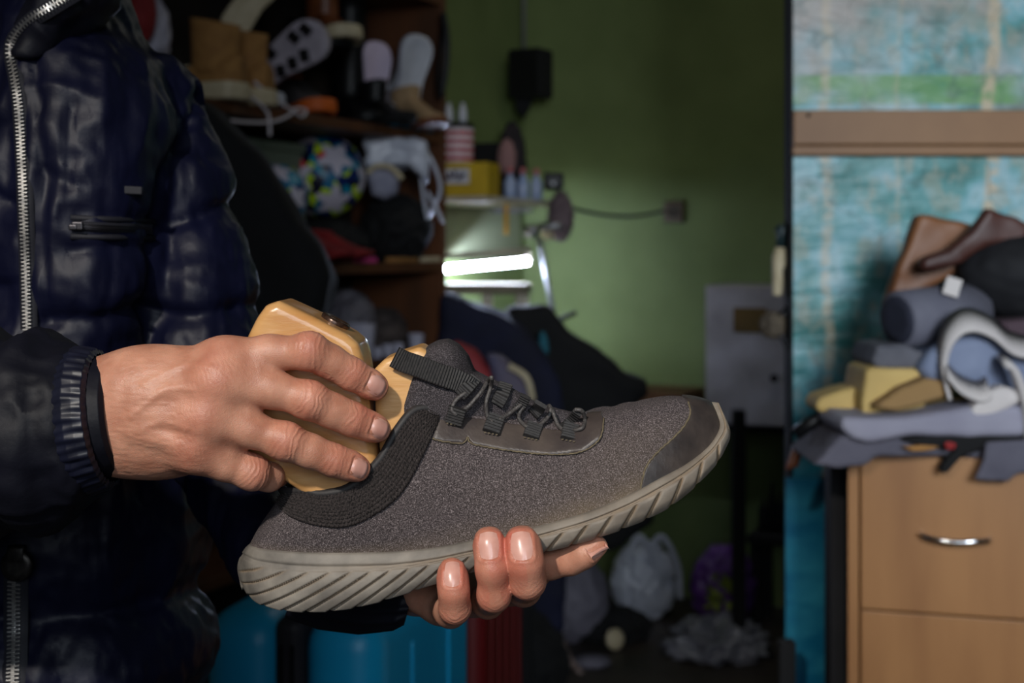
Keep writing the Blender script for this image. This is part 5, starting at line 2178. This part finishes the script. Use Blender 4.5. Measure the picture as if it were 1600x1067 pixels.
# ------------------------------------------------------------------ white cabinet by the partition
cY_ = 4.92
cab = thing('wall_cabinet', 'grubby white cabinet at the far wall beside the turquoise partition', 'cabinet', P(1210, 660, cY_))
m_grub = M('grubby_white', (206, 200, 206), (150, 142, 140), 7, .6, contrast=(.25, .75))
Rb = rotz(YAW_B)
ca = P(1101, 390, cY_)
z0, z1 = P(0, 662, cY_).z, P(0, 446, cY_).z
CW = .42


def cbx(name, x0_, x1_, y0_, y1_, za, zb, m, parent, bev=.003):
    q = MB()
    o_ = Vector((ca.x, ca.y, 0)) + Rb @ Vector(((x0_ + x1_) / 2, (y0_ + y1_) / 2, 0))
    q.box((o_.x, o_.y, (za + zb) / 2), (x1_ - x0_, y1_ - y0_, zb - za), Rb, bev=bev)
    return q.build(name, m, parent)


def cpt(px, py, out):
    """point on the cabinet front"""
    k = (px - 800) / F
    d = Rb @ Vector((1, 0, 0))
    t = (k * ca.y - ca.x) / (d.x - k * d.y)
    y = ca.y + d.y * t
    return P(px, py, y) + Rb @ Vector((0, -out, 0))


cbx('carcass', 0, CW, .012, .33, z0, z1, m_grub, cab)
dr = cbx('door', .006, CW - .006, -.008, .011, z0 + .006, z1 - .006, m_grub, cab)
b = MB()
b.lathe(cpt(1213, 590, .008), [(.006, 0), (.007, .012), (.014, .016), (.014, .024), (.008, .027)], 20, DL)
b.build('knob', m_blackg, dr, True)
b = MB()
b.box(cpt(1173, 500, .010), (.115, .004, .085), Rb)
b.build('sticker', M('ochre_sticker', (116, 88, 34), (96, 74, 30), 20, .7), dr)
cbx('base_board', 0, CW, .012, .33, z0 - .022, z0 - .002, m_black, cab)
stool = thing('stool', 'low dark stool under the grubby white cabinet', 'stool', cpt(1200, 800, -.12))
cbx('seat', .14, CW, .03, .23, .29, .32, m_black, stool)
for xx in (.15, CW - .05):
    for yy in (.04, .18):
        cbx('leg', xx, xx + .035, yy, yy + .035, 0, .29, m_black, stool)
for i, (px, h) in enumerate(((1178, .12), (1192, .17), (1206, .14), (1219, .19))):
    b = MB()
    q = cpt(px, 700, -.12)
    b.lathe(Vector((q.x, q.y, .3205)), [(.016, 0), (.017, .003), (.017, h * .6), (.006, h * .8), (.006, h)], 16)
    single(b.build('bottle', m_blackg, None, True), 'dark bottle under the grubby white cabinet', 'bottle', 'dark bottles under the white cabinet')
b = MB()
q = P(1154, 640, 4.6)
b.box((q.x, q.y, (q.z) / 2), (.042, .042, q.z), bev=.006)
b.box((q.x, q.y, .015), (.2, .2, .03), bev=.006)
single(b.build('post', m_black), 'black upright post standing in front of the white cabinet', 'post')
# things hanging at the edge of the partition
hb_ = thing('spray_bottle', 'cream bottle with dark cap hanging at the edge of the partition', 'bottle', P(1216, 430, 2.8))
b = MB()
q = P(1214, 462, 2.8)
b.lathe(q, [(.008, 0), (.010, .004), (.016, .075), (.011, .095)], 18, Vector((.08, 0, 1)))
b.build('bottle_body', m_cream, hb_, True)
b = MB()
b.lathe(q + Vector((.008, 0, .096)), [(.011, 0), (.009, .022), (.015, .036), (.005, .045)], 18, Vector((.05, 0, 1)))
b.build('cap', M('dark_teal', (26, 46, 48), None, rough=.5), hb_, True)
blob('pouch', P(1208, 508, 2.8), (.026, .024, .026), M('khaki_cloth', (112, 100, 82), (70, 60, 50), 20, .8), None, .2, 2.4, 61)
tag(COL.objects['pouch'], 'small khaki pouch hanging at the edge of the partition', 'pouch')
b = MB()
b.tube(smoothpath([P(1216, 372, 2.8), P(1230, 470, 2.78), P(1212, 500, 2.79), P(1230, 548, 2.78)], 8), .003, 6)
single(b.build('cord', m_blackg, None, True), 'thin dark cord hanging along the partition edge', 'cord')

# ------------------------------------------------------------------ bags on the floor
def fl_at(px, Y):
    q = P(px, 390, Y)
    return Vector((q.x, q.y, 0))


m_dimbag = M('grey_sack', (120, 116, 128), (96, 92, 104), 6, .7)
blob('sack', fl_at(892, 4.75) + Vector((0, 0, .13)), (.125, .11, .15), m_dimbag, None, .12, 2.0, 71, zmin=.0)
tag(COL.objects['sack'], 'grey sack on the floor below the index fingertip of the lower hand', 'sack')
blob('plastic_bag', fl_at(1006, 5.05) + Vector((0, 0, .12)), (.11, .09, .14), m_plasticbag, None, .22, 2.6, 73, zmin=.0)
wb = [o for o in COL.objects if o.name.startswith('plastic_bag')][-1]
tag(wb, 'white plastic bag with its handles up by the far wall', 'bag')
for dx in (-.03, .045):
    MB().tube(smoothpath([fl_at(1010, 5.0) + Vector((dx - .05, -.02, .2)), fl_at(1010, 5.0) + Vector((dx, -.04, .30)), fl_at(1010, 5.0) + Vector((dx + .06, -.03, .2)), fl_at(1010, 5.0) + Vector((dx + .07, -.03, .08))], 8), .011, 8, flat=.5).build('handle', m_plasticbag, wb, True)
blob('plastic_bag', fl_at(1120, 4.58) + Vector((0, 0, .03)), (.15, .13, .075), M('clear_grey_plastic', (136, 138, 150), (84, 86, 100), 9, .3), None, .55, 1.9, 77, zmin=.0)
tag([o for o in COL.objects if o.name.startswith('plastic_bag')][-1], 'crumpled grey plastic bag lying flat in front of the purple bag', 'bag')
pu = thing('gift_bag', 'purple bag with yellow green leaves on the floor by the partition', 'bag', fl_at(1130, 4.84))
blob('bag_body', fl_at(1130, 4.84) + Vector((0, 0, .15)), (.105, .06, .14), M('purple_foil', (104, 58, 140), (66, 30, 92), 8, .4), pu, .2, 2.3, 79, zmin=.0)
b = MB()
rnd = random.Random(4)
for k in range(26):
    a = rnd.uniform(0, 6.28)
    c2 = fl_at(1130, 4.76) + Vector((rnd.uniform(-.05, .05), rnd.uniform(-.02, .02), rnd.uniform(.10, .20)))
    d2 = Vector((math.cos(a), -.5, math.sin(a))).normalized()
    s2 = d2.cross(Vector((0, 1, .2))).normalized()
    v = [c2, c2 + d2 * .02 + s2 * .010, c2 + d2 * .045, c2 + d2 * .02 - s2 * .010]
    b.add(v + [p + Vector((0, .002, 0)) for p in v], [(0, 1, 2, 3), (7, 6, 5, 4), (0, 4, 5, 1), (1, 5, 6, 2), (2, 6, 7, 3), (3, 7, 4, 0)])
lf = b.build('leaves', M('yellow_green_leaf', (150, 160, 50), (90, 110, 40), 30, .6), pu)
blob('bag', fl_at(955, 4.75) + Vector((0, 0, .04)), (.13, .09, .07), m_black, None, .14, 2.3, 83, zmin=0)
tag([o for o in COL.objects if o.name.startswith('bag')][-1], 'black bag on the floor between the grey sack and the white plastic bag', 'bag')
blob('bag', fl_at(800, 4.05) + Vector((0, 0, .12)), (.16, .14, .16), m_black, None, .12, 2.3, 87, zmin=0)
tag([o for o in COL.objects if o.name.startswith('bag')][-1], 'black bag on the floor right of the red suitcase', 'bag')
b = MB()
b.lathe(fl_at(958, 4.62) + Vector((0, 0, .035)), [(.02, 0), (.034, .004), (.034, .016), (.02, .02)], 22, Vector((.5, -.8, .2)))
single(b.build('tape_roll', m_cream, None, True), 'cream roll of tape standing on the floor beside the grey sack', 'tape roll')
b = MB()
b.tube(smoothpath([P(868, 968, 4.62), P(876, 995, 4.5), P(890, 1030, 4.42), P(908, 1052, 4.36)], 8), .011, 8)
single(b.build('rope', M('pale_rope', (130, 112, 106), None, rough=.8), None, True), 'pale rope end trailing down from the grey sack to the floor', 'rope')
blob('paper_scrap', fl_at(925, 4.45) + Vector((0, 0, .012)), (.055, .05, .018), m_dimbag, None, .3, 3, 89, zmin=0, sub=4)
tag(COL.objects['paper_scrap'], 'crumpled paper scrap on the dark floor by the rope end', 'paper')
# =================================================================== PARTITION AND DRAWERS (right)
PY = 2.75


def paper_mat():
    m = bpy.data.materials.new('birch_wallpaper')
    m.use_nodes = True
    nt = m.node_tree
    N, L = nt.nodes, nt.links
    b = N['Principled BSDF']
    b.inputs['Roughness'].default_value = .38
    tc = N.new('ShaderNodeTexCoord')
    sx = N.new('ShaderNodeSeparateXYZ')
    L.new(tc.outputs['Object'], sx.inputs[0])

    def noise(scale, detail=5, stretch=(1, 1, 1), off=0):
        mp = N.new('ShaderNodeMapping')
        mp.inputs['Scale'].default_value = stretch
        mp.inputs['Location'].default_value = (off, off, off)
        L.new(tc.outputs['Object'], mp.inputs[0])
        n = N.new('ShaderNodeTexNoise')
        n.inputs['Scale'].default_value = scale
        n.inputs['Detail'].default_value = detail
        L.new(mp.outputs[0], n.inputs['Vector'])
        return n.outputs[0]

    def ramp(x, stops):
        r = N.new('ShaderNodeValToRGB')
        e = r.color_ramp.elements
        e[0].position, e[0].color = stops[0][0], stops[0][1]
        e[1].position, e[1].color = stops[-1][0], stops[-1][1]
        for p_, c_ in stops[1:-1]:
            q = e.new(p_)
            q.color = c_
        L.new(x, r.inputs[0])
        return r.outputs[0]

    def mix(f, a, b_):
        x = N.new('ShaderNodeMix')
        x.data_type = 'RGBA'
        L.new(f, x.inputs['Factor'])
        for k, s in (('A', a), ('B', b_)):
            if isinstance(s, tuple):
                x.inputs[k].default_value = s
            else:
                L.new(s, x.inputs[k])
        return x.outputs['Result']

    def mth(op, a, b_=None):
        x = N.new('ShaderNodeMath')
        x.operation = op
        x.use_clamp = False
        for i, s in enumerate((a, b_)):
            if s is None:
                continue
            if isinstance(s, (int, float)):
                x.inputs[i].default_value = s
            else:
                L.new(s, x.inputs[i])
        return x.outputs[0]
    W = (1, 1, 1, 1)
    K = (0, 0, 0, 1)
    base = ramp(noise(11, 9), [(.34, srgb((40, 112, 108))), (.45, srgb((78, 146, 146))), (.53, srgb((116, 170, 178))), (.6, srgb((150, 186, 194))), (.72, srgb((70, 132, 126)))])
    # pinkish sky patches in the upper part
    fl_ = ramp(noise(34, 8, (1, 1, .7), 4), [(.52, K), (.62, W)])
    base = mix(mth('MULTIPLY', fl_, .45), base, srgb((160, 158, 138)))
    up = ramp(sx.outputs['Z'], [(.0, K), (.99, W)])
    z = sx.outputs['Z']
    upm = mth('MULTIPLY', mth('SUBTRACT', z, 1.38), 2.6)
    upc = N.new('ShaderNodeClamp')
    L.new(upm, upc.inputs[0])
    pk = ramp(noise(6, 6, off=3), [(.42, K), (.62, W)])
    base = mix(mth('MULTIPLY', mth('MULTIPLY', pk, upc.outputs[0]), .8), base, srgb((176, 160, 152)))
    # green grass band above the rail
    g = N.new('ShaderNodeMath')
    g.operation = 'COMPARE'
    L.new(z, g.inputs[0])
    g.inputs[1].default_value = 1.61
    g.inputs[2].default_value = .028
    gn = ramp(noise(22, 5, (.4, 1, 1)), [(.35, K), (.6, W)])
    base = mix(mth('MULTIPLY', mth('MULTIPLY', g.outputs[0], gn), .9), base, srgb((96, 150, 84)))
    # deeper teal low down
    lo_ = N.new('ShaderNodeClamp')
    L.new(mth('MULTIPLY', mth('SUBTRACT', 1.12, z), 3.6), lo_.inputs[0])
    low = ramp(noise(10, 6, (1, 1, 3), 7), [(.35, srgb((10, 92, 122))), (.55, srgb((24, 130, 158))), (.72, srgb((96, 160, 176)))])
    base = mix(lo_.outputs[0], base, low)
    # birch trunks
    wob = mth('MULTIPLY', mth('SUBTRACT', noise(5, 3, off=11), .5), .05)
    xx = mth('ADD', sx.outputs['X'], wob)
    for cx, wd, strg in ((.925, .012, .85), (.607, .009, .55), (.75, .005, .3)):
        d = mth('ABSOLUTE', mth('SUBTRACT', xx, cx))
        f = N.new('ShaderNodeMapRange')
        L.new(d, f.inputs[0])
        f.inputs[1].default_value = wd * .6
        f.inputs[2].default_value = wd * 1.4
        f.inputs[3].default_value = strg
        f.inputs[4].default_value = 0
        tn = ramp(noise(28, 4, (1, 1, 1.6), cx * 9), [(.36, K), (.5, W)])
        base = mix(mth('MULTIPLY', f.outputs[0], tn), base, srgb((196, 178, 150)))
    # thin dark branches
    wv = N.new('ShaderNodeTexVoronoi')
    wv.feature = 'DISTANCE_TO_EDGE'
    wv.inputs['Scale'].default_value = 7
    mp = N.new('ShaderNodeMapping')
    mp.inputs['Rotation'].default_value = (0, .5, 0)
    L.new(tc.outputs['Object'], mp.inputs[0])
    ad = N.new('ShaderNodeVectorMath')
    ad.operation = 'ADD'
    n3 = N.new('ShaderNodeTexNoise')
    n3.inputs['Scale'].default_value = 8
    L.new(tc.outputs['Object'], n3.inputs['Vector'])
    sc3 = N.new('ShaderNodeVectorMath')
    sc3.operation = 'SCALE'
    sc3.inputs['Scale'].default_value = .16
    L.new(n3.outputs['Color'], sc3.inputs[0])
    L.new(mp.outputs[0], ad.inputs[0])
    L.new(sc3.outputs[0], ad.inputs[1])
    L.new(ad.outputs[0], wv.inputs['Vector'])
    br = ramp(wv.outputs[0], [(.0, W), (.022, K)])
    base = mix(mth('MULTIPLY', br, .45), base, srgb((50, 84, 84)))
    L.new(base, b.inputs['Base Color'])
    # wrinkled foil
    bp = N.new('ShaderNodeBump')
    bp.inputs['Strength'].default_value = .6
    bp.inputs['Distance'].default_value = .012
    L.new(noise(13, 6, (.5, 1, 2.2), 5), bp.inputs['Height'])
    L.new(bp.outputs[0], b.inputs['Normal'])
    return m


m_paper = paper_mat()
x0 = P(1239, 0, PY).x
b = MB()
b.box((x0 + .55, PY + .025, 1.40), (1.10, .05, 2.80))
wr = b.build('wall_right', [m_paper])
wr['kind'] = 'structure'
b = MB()
b.box((x0 - .0035, PY + .025, 1.40), (.007, .054, 2.80))
tr_ = b.build('trim_1', m_black)
tr_['kind'] = 'structure'
# rail
rl = thing('wooden_rail', 'brown painted wooden rail fixed across the turquoise partition', 'rail', P(1420, 208, PY))
xa, xb = P(1240, 0, PY - .03).x, P(1700, 0, PY).x
zt_, zb_ = P(0, 172, PY - .03).z, P(0, 226, PY - .03).z
m_rail = M('brown_paint', (144, 106, 70), (132, 95, 62), 8, .55, bump=.08, bscale=30)
b = MB()
b.box(((xa + xb) / 2, PY - .0155, (zt_ + zb_) / 2), (xb - xa, .03, zt_ - zb_), bev=.003)
b.build('board', m_rail, rl)
zc_ = P(0, 243, PY - .03).z
b = MB()
b.box(((xa + xb) / 2, PY - .011, (zc_ + zb_) / 2), (xb - xa, .021, zb_ - zc_ - .002), bev=.003)
b.build('moulding', m_rail, rl)
b = MB()
b.lathe(P(1263, 180, PY - .031), [(.004, 0), (.004, .002), (.002, .003)], 12, Vector((0, -1, 0)))
b.build('screw', m_blackg, rl, True)
# loose bright blue sheet at the foot of the partition
b = MB()
b.box(((P(1226, 0, PY).x + P(1312, 0, PY).x) / 2, PY - .006, P(0, 745, PY).z / 2), (P(1312, 0, PY).x - P(1226, 0, PY).x, .008, P(0, 745, PY).z - .002))
bs_ = b.build('wallpaper_offcut', M('deep_blue_foil', (8, 104, 140), (50, 146, 172), 8, .35, bump=.6, bscale=20, stretch=(1, 1, 2.4), contrast=(.4, .75)))
single(bs_, 'deep blue strip of foil wallpaper at the foot of the partition', 'wallpaper')
# ------------------------------------------------------------------ chest of drawers
CY_ = 2.30
yawc = math.radians(-16)
Rc = rotz(yawc)
cl_ = P(1345, 390, CY_)
cl_.z = 0
ct = P(1345, 703, CY_).z
chest = thing('chest_of_drawers', 'beech veneer chest of drawers heaped with fabric offcuts', 'drawers', cl_ + Rc @ Vector((.22, .2, 0)))
m_beech = M('beech_veneer', (158, 112, 68), (138, 94, 55), 9, .45, stretch=(1.5, 1.5, .25), bump=.04, bscale=100, contrast=(.35, .7))


def cb(name, x0_, x1_, y0_, y1_, z0_, z1_, m, parent, bev=.0015):
    q = MB()
    q.box(cl_ + Rc @ Vector(((x0_ + x1_) / 2, (y0_ + y1_) / 2, (z0_ + z1_) / 2)), (x1_ - x0_, y1_ - y0_, z1_ - z0_), Rc, bev=bev)
    return q.build(name, m, parent)


cb('side_panel', -.0205, -.003, -.004, .42, 0, ct - .004, m_beech, chest)
cb('side_panel', .463, .481, -.004, .42, 0, ct - .004, m_beech, chest)
cb('top_panel', -.0205, .481, -.004, .42, ct - .003, ct + .014, m_beech, chest)
cb('back_panel', 0, .46, .41, .418, .02, ct - .01, m_beech, chest)
cb('inner_carcass', 0, .46, .03, .40, .06, ct - .01, m_black, chest)
hg = .2505
for i in range(3):
    zt2 = ct - .006 - i * (hg + .003)
    dw = cb('drawer', 0, .46, 0, .018, zt2 - hg, zt2, m_beech, chest, .002)
    hx = (P(1492, 390, 2.26).x - cl_.x) / math.cos(yawc)
    hz_ = zt2 - .128
    pts = [cl_ + Rc @ Vector((hx + dx, dy, hz_ + dz)) for dx, dy, dz in ((-.052, .002, .004), (-.050, -.012, .003), (-.03, -.022, 0), (0, -.025, -.002), (.03, -.022, 0), (.050, -.012, .001), (.052, .002, .001))]
    MB().tube(smoothpath(pts, 6), .0045, 10).build('handle', M('chrome', (210, 210, 212), None, rough=.15, metal=1.0), dw, True)
cb('plinth', 0, .46, .02, .04, 0, .06, m_beech, chest)
b = MB()
q0, q1 = P(1300, 0, 2.42), P(1326, 0, 2.42)
zq = P(0, 716, 2.42).z
b.box(((q0.x + q1.x) / 2, 2.46, zq / 2), (q1.x - q0.x - .002, .05, zq), bev=.002)
single(b.build('board', M('black_board', (34, 34, 38), (24, 24, 28), 12, .6)), 'narrow black board standing between the partition and the chest of drawers', 'board')
# ------------------------------------------------------------------ heap of offcuts on the chest
CT = ct + .014
TY = 2.34
m_greyfelt = M('grey_felt', (92, 90, 102), (78, 76, 88), 20, .9)
m_lilac = M('pale_grey_fabric', (152, 150, 164), (136, 134, 150), 12, .8)
m_foam = M('beige_foam', (206, 176, 110), (190, 160, 98), 14, .8)
m_offw = M('off_white_leather', (208, 200, 196), (190, 182, 180), 14, .55)
m_bluegrey = M('blue_grey_lining', (128, 138, 162), (108, 118, 144), 10, .7)


def off(name, label, cat, *a, **k):
    o = slab(name, *a, **k)
    return single(o, label, cat)


off('felt_sheet', 'dark grey felt sheet lying lowest, sticking out left over the chest', 'felt', [(1252, 712), (1290, 668), (1330, 664), (1420, 676), (1600, 676), (1720, 684), (1720, 700), (1600, 700), (1500, 702), (1440, 698), (1345, 700), (1330, 714), (1290, 718)], TY, .10, .006, m_greyfelt, None, .005, .003)
off('felt_flap', 'grey felt flap hanging over the front right of the top drawer', 'felt', [(1540, 690), (1640, 684), (1640, 730), (1588, 742), (1576, 753), (1545, 752), (1522, 748), (1535, 720)], 2.215, .006, .004, m_greyfelt, None, .004, .0015)
off('black_offcut', 'black offcut with a pointed end hanging over the top drawer front', 'offcut', [(1400, 684), (1450, 678), (1530, 676), (1600, 682), (1590, 694), (1535, 700), (1500, 712), (1475, 738), (1466, 734), (1478, 712), (1490, 702), (1440, 698)], 2.238, .014, .006, m_black, None, .004, .002)
off('red_offcut', 'small red scrap under the heap at the drawer edge', 'offcut', [(1474, 692), (1482, 689), (1494, 692), (1492, 702), (1478, 703)], 2.214, .004, .002, m_red, None, .003, .001)
off('tan_offcut', 'thin tan scrap of leather under the pale grey fabric at the drawer edge', 'offcut', [(1408, 698), (1440, 694), (1470, 697), (1450, 704), (1425, 705)], 2.228, .006, .002, m_tan, None, .003, .001)
off('fabric_fold', 'long pale grey fold of fabric with a rounded left end', 'fabric', [(1292, 652), (1300, 640), (1330, 642), (1400, 640), (1480, 628), (1560, 624), (1700, 622), (1700, 668), (1560, 672), (1400, 672), (1335, 681), (1312, 676), (1296, 664)], TY - .03, .09, .012, m_lilac, None, .005, .003)
off('foam_sheet', 'beige foam sheet bent upright in the heap', 'foam', [(1337, 574), (1345, 569), (1420, 571), (1432, 590), (1430, 618), (1424, 640), (1332, 642), (1330, 620)], TY + .02, .07, .008, m_foam, None, .005, .002)
off('foam_strip', 'narrow beige foam strip lying left of the bent foam sheet', 'foam', [(1264, 630), (1272, 616), (1310, 604), (1334, 600), (1334, 640), (1290, 640), (1270, 640)], TY + .05, .05, .006, m_foam, None, .005, .002)
off('foam_wedge', 'beige foam wedge under the white leather strips', 'foam', [(1400, 640), (1440, 622), (1520, 612), (1590, 618), (1640, 640), (1640, 662), (1560, 650), (1470, 640)], TY + .03, .06, .006, m_foam, None, .005, .002)
off('suede_offcut', 'tan suede offcut lying over the beige foam', 'offcut', [(1355, 634), (1400, 604), (1440, 588), (1480, 596), (1480, 614), (1430, 630), (1390, 640)], TY - .06, .03, .006, M('tan_suede_pale', (150, 118, 76), None, rough=.9), None, .004, .002)
off('grey_sheet', 'flat grey sheet sticking out left under the rolled grey fabric', 'fabric', [(1344, 560), (1352, 536), (1390, 532), (1430, 548), (1440, 572), (1400, 572), (1352, 570)], TY + .04, .08, .008, m_greyc, None, .005, .002)
off('lining_cloth', 'blue grey lining cloth under the white leather loop', 'cloth', [(1418, 572), (1432, 548), (1470, 528), (1540, 520), (1620, 530), (1660, 560), (1660, 626), (1560, 622), (1500, 600), (1470, 586), (1450, 596), (1430, 590)], TY + .0, .07, .014, m_bluegrey, None, .005, .006)
single(band('leather_strip', [(1480, 608), (1472, 570), (1478, 530), (1496, 506), (1520, 500), (1550, 512), (1580, 536), (1620, 545)], TY - .09, .032, .006, m_offw, None, 1.0), 'white leather strip arching in a loop over the blue lining', 'leather strip')
single(band('leather_strip', [(1478, 576), (1500, 600), (1530, 612), (1545, 604)], TY - .11, .03, .005, m_offw, None, .9), 'short white leather strip across the foot of the loop', 'leather strip')
single(band('leather_strip', [(1566, 562), (1580, 572), (1592, 600), (1602, 640), (1606, 684)], TY - .12, .04, .010, m_offw, None, .3), 'white leather strip hanging down at the right edge of the heap', 'leather strip')
off('leather_flap', 'folded white leather flap below the loop', 'leather', [(1510, 640), (1530, 614), (1560, 600), (1590, 610), (1592, 624), (1560, 640), (1530, 656), (1518, 664)], TY - .1, .02, .005, m_offw, None, .004, .002)
# roll of grey fabric
ro_ = thing('fabric_roll', 'rolled grey fabric with a dark hollow end on the heap', 'fabric roll', P(1450, 500, TY + .02))
a_, e_ = P(1402, 500, TY + .0), P(1520, 484, TY + .07)
d_ = (e_ - a_)
b = MB()
b.lathe(a_, [(.043, 0), (.048, .005), (.048, d_.length), (.03, d_.length)], 40, d_, cap=True)
b.build('roll_layer', M('grey_cloth_roll', (112, 112, 124), (96, 96, 110), 16, .8, bump=.2, bscale=200), ro_, True)
b = MB()
dn = d_.normalized()
u1 = dn.cross(Vector((0, 0, 1))).normalized()
u2 = dn.cross(u1)
b.lathe(a_ - dn * .004, [(.024, 0), (.040, .002), (.040, .006)], 30, d_)
b.build('roll_end', M('dark_lining', (44, 46, 62), (30, 32, 46), 30, .85), ro_, True)
# leathers behind
off('leather_sheet', 'tan brown leather sheet standing up at the back of the heap', 'leather', [(1376, 505), (1382, 470), (1396, 430), (1416, 380), (1430, 340), (1440, 337), (1512, 350), (1530, 372), (1500, 420), (1440, 455), (1402, 480), (1386, 515)], TY + .12, .02, .008, M('tan_leather', (140, 90, 52), (116, 72, 42), 8, .5), None, .005, .004)
off('leather_belt', 'dark brown leather piece folded over the tan sheet', 'leather', [(1436, 412), (1444, 402), (1480, 390), (1512, 362), (1540, 326), (1580, 336), (1610, 352), (1600, 380), (1540, 384), (1500, 410), (1455, 420), (1440, 420)], TY + .05, .02, .008, M('dark_brown_leather', (82, 44, 34), (62, 32, 26), 10, .5), None, .005, .004)
blob('pouch_bag', P(1600, 428, TY + .08), (.115, .09, .083), M('black_bag_cloth', (12, 12, 16), (18, 18, 24), 10, .8), None, .07, 1.6, 101, ridge=False)
tag(COL.objects['pouch_bag'], 'round black cloth bag on top of the heap at the right edge', 'bag')
off('plum_cloth', 'plum brown cloth below the round black bag', 'cloth', [(1545, 500), (1600, 494), (1660, 496), (1660, 540), (1590, 536), (1556, 520)], TY + .03, .06, .010, M('plum', (74, 56, 64), None, rough=.8), None, .005, .003)
b = MB()
b.box(P(1488, 448, TY - .01), (.026, .004, .03), Matrix.Rotation(.3, 3, 'Y'), bev=.001)
single(b.build('tag', m_offw), 'small cream tag between the roll and the black bag', 'tag')
# tools at the left edge
b = MB()
b.tube([P(1242, 678, TY + .05), P(1298, 640, TY + .05)], .011, 14)
single(b.build('black_tube', m_blackg, None, True), 'short black tube sticking out at the left of the heap', 'tube')
off('brown_scrap', 'brown leather scrap hanging from the black tube at the partition', 'offcut', [(1226, 734), (1236, 706), (1252, 676), (1260, 672), (1256, 700), (1246, 730)], TY + .10, .006, .003, m_brown, None, .004, .001)
b = MB()
b.box(Vector((P(1229, 0, 2.6).x, 2.6, P(0, 1000, 2.6).z / 2)), (.03, .03, P(0, 1000, 2.6).z), bev=.004)
single(b.build('post', m_black), 'short black post at the foot of the partition', 'post')
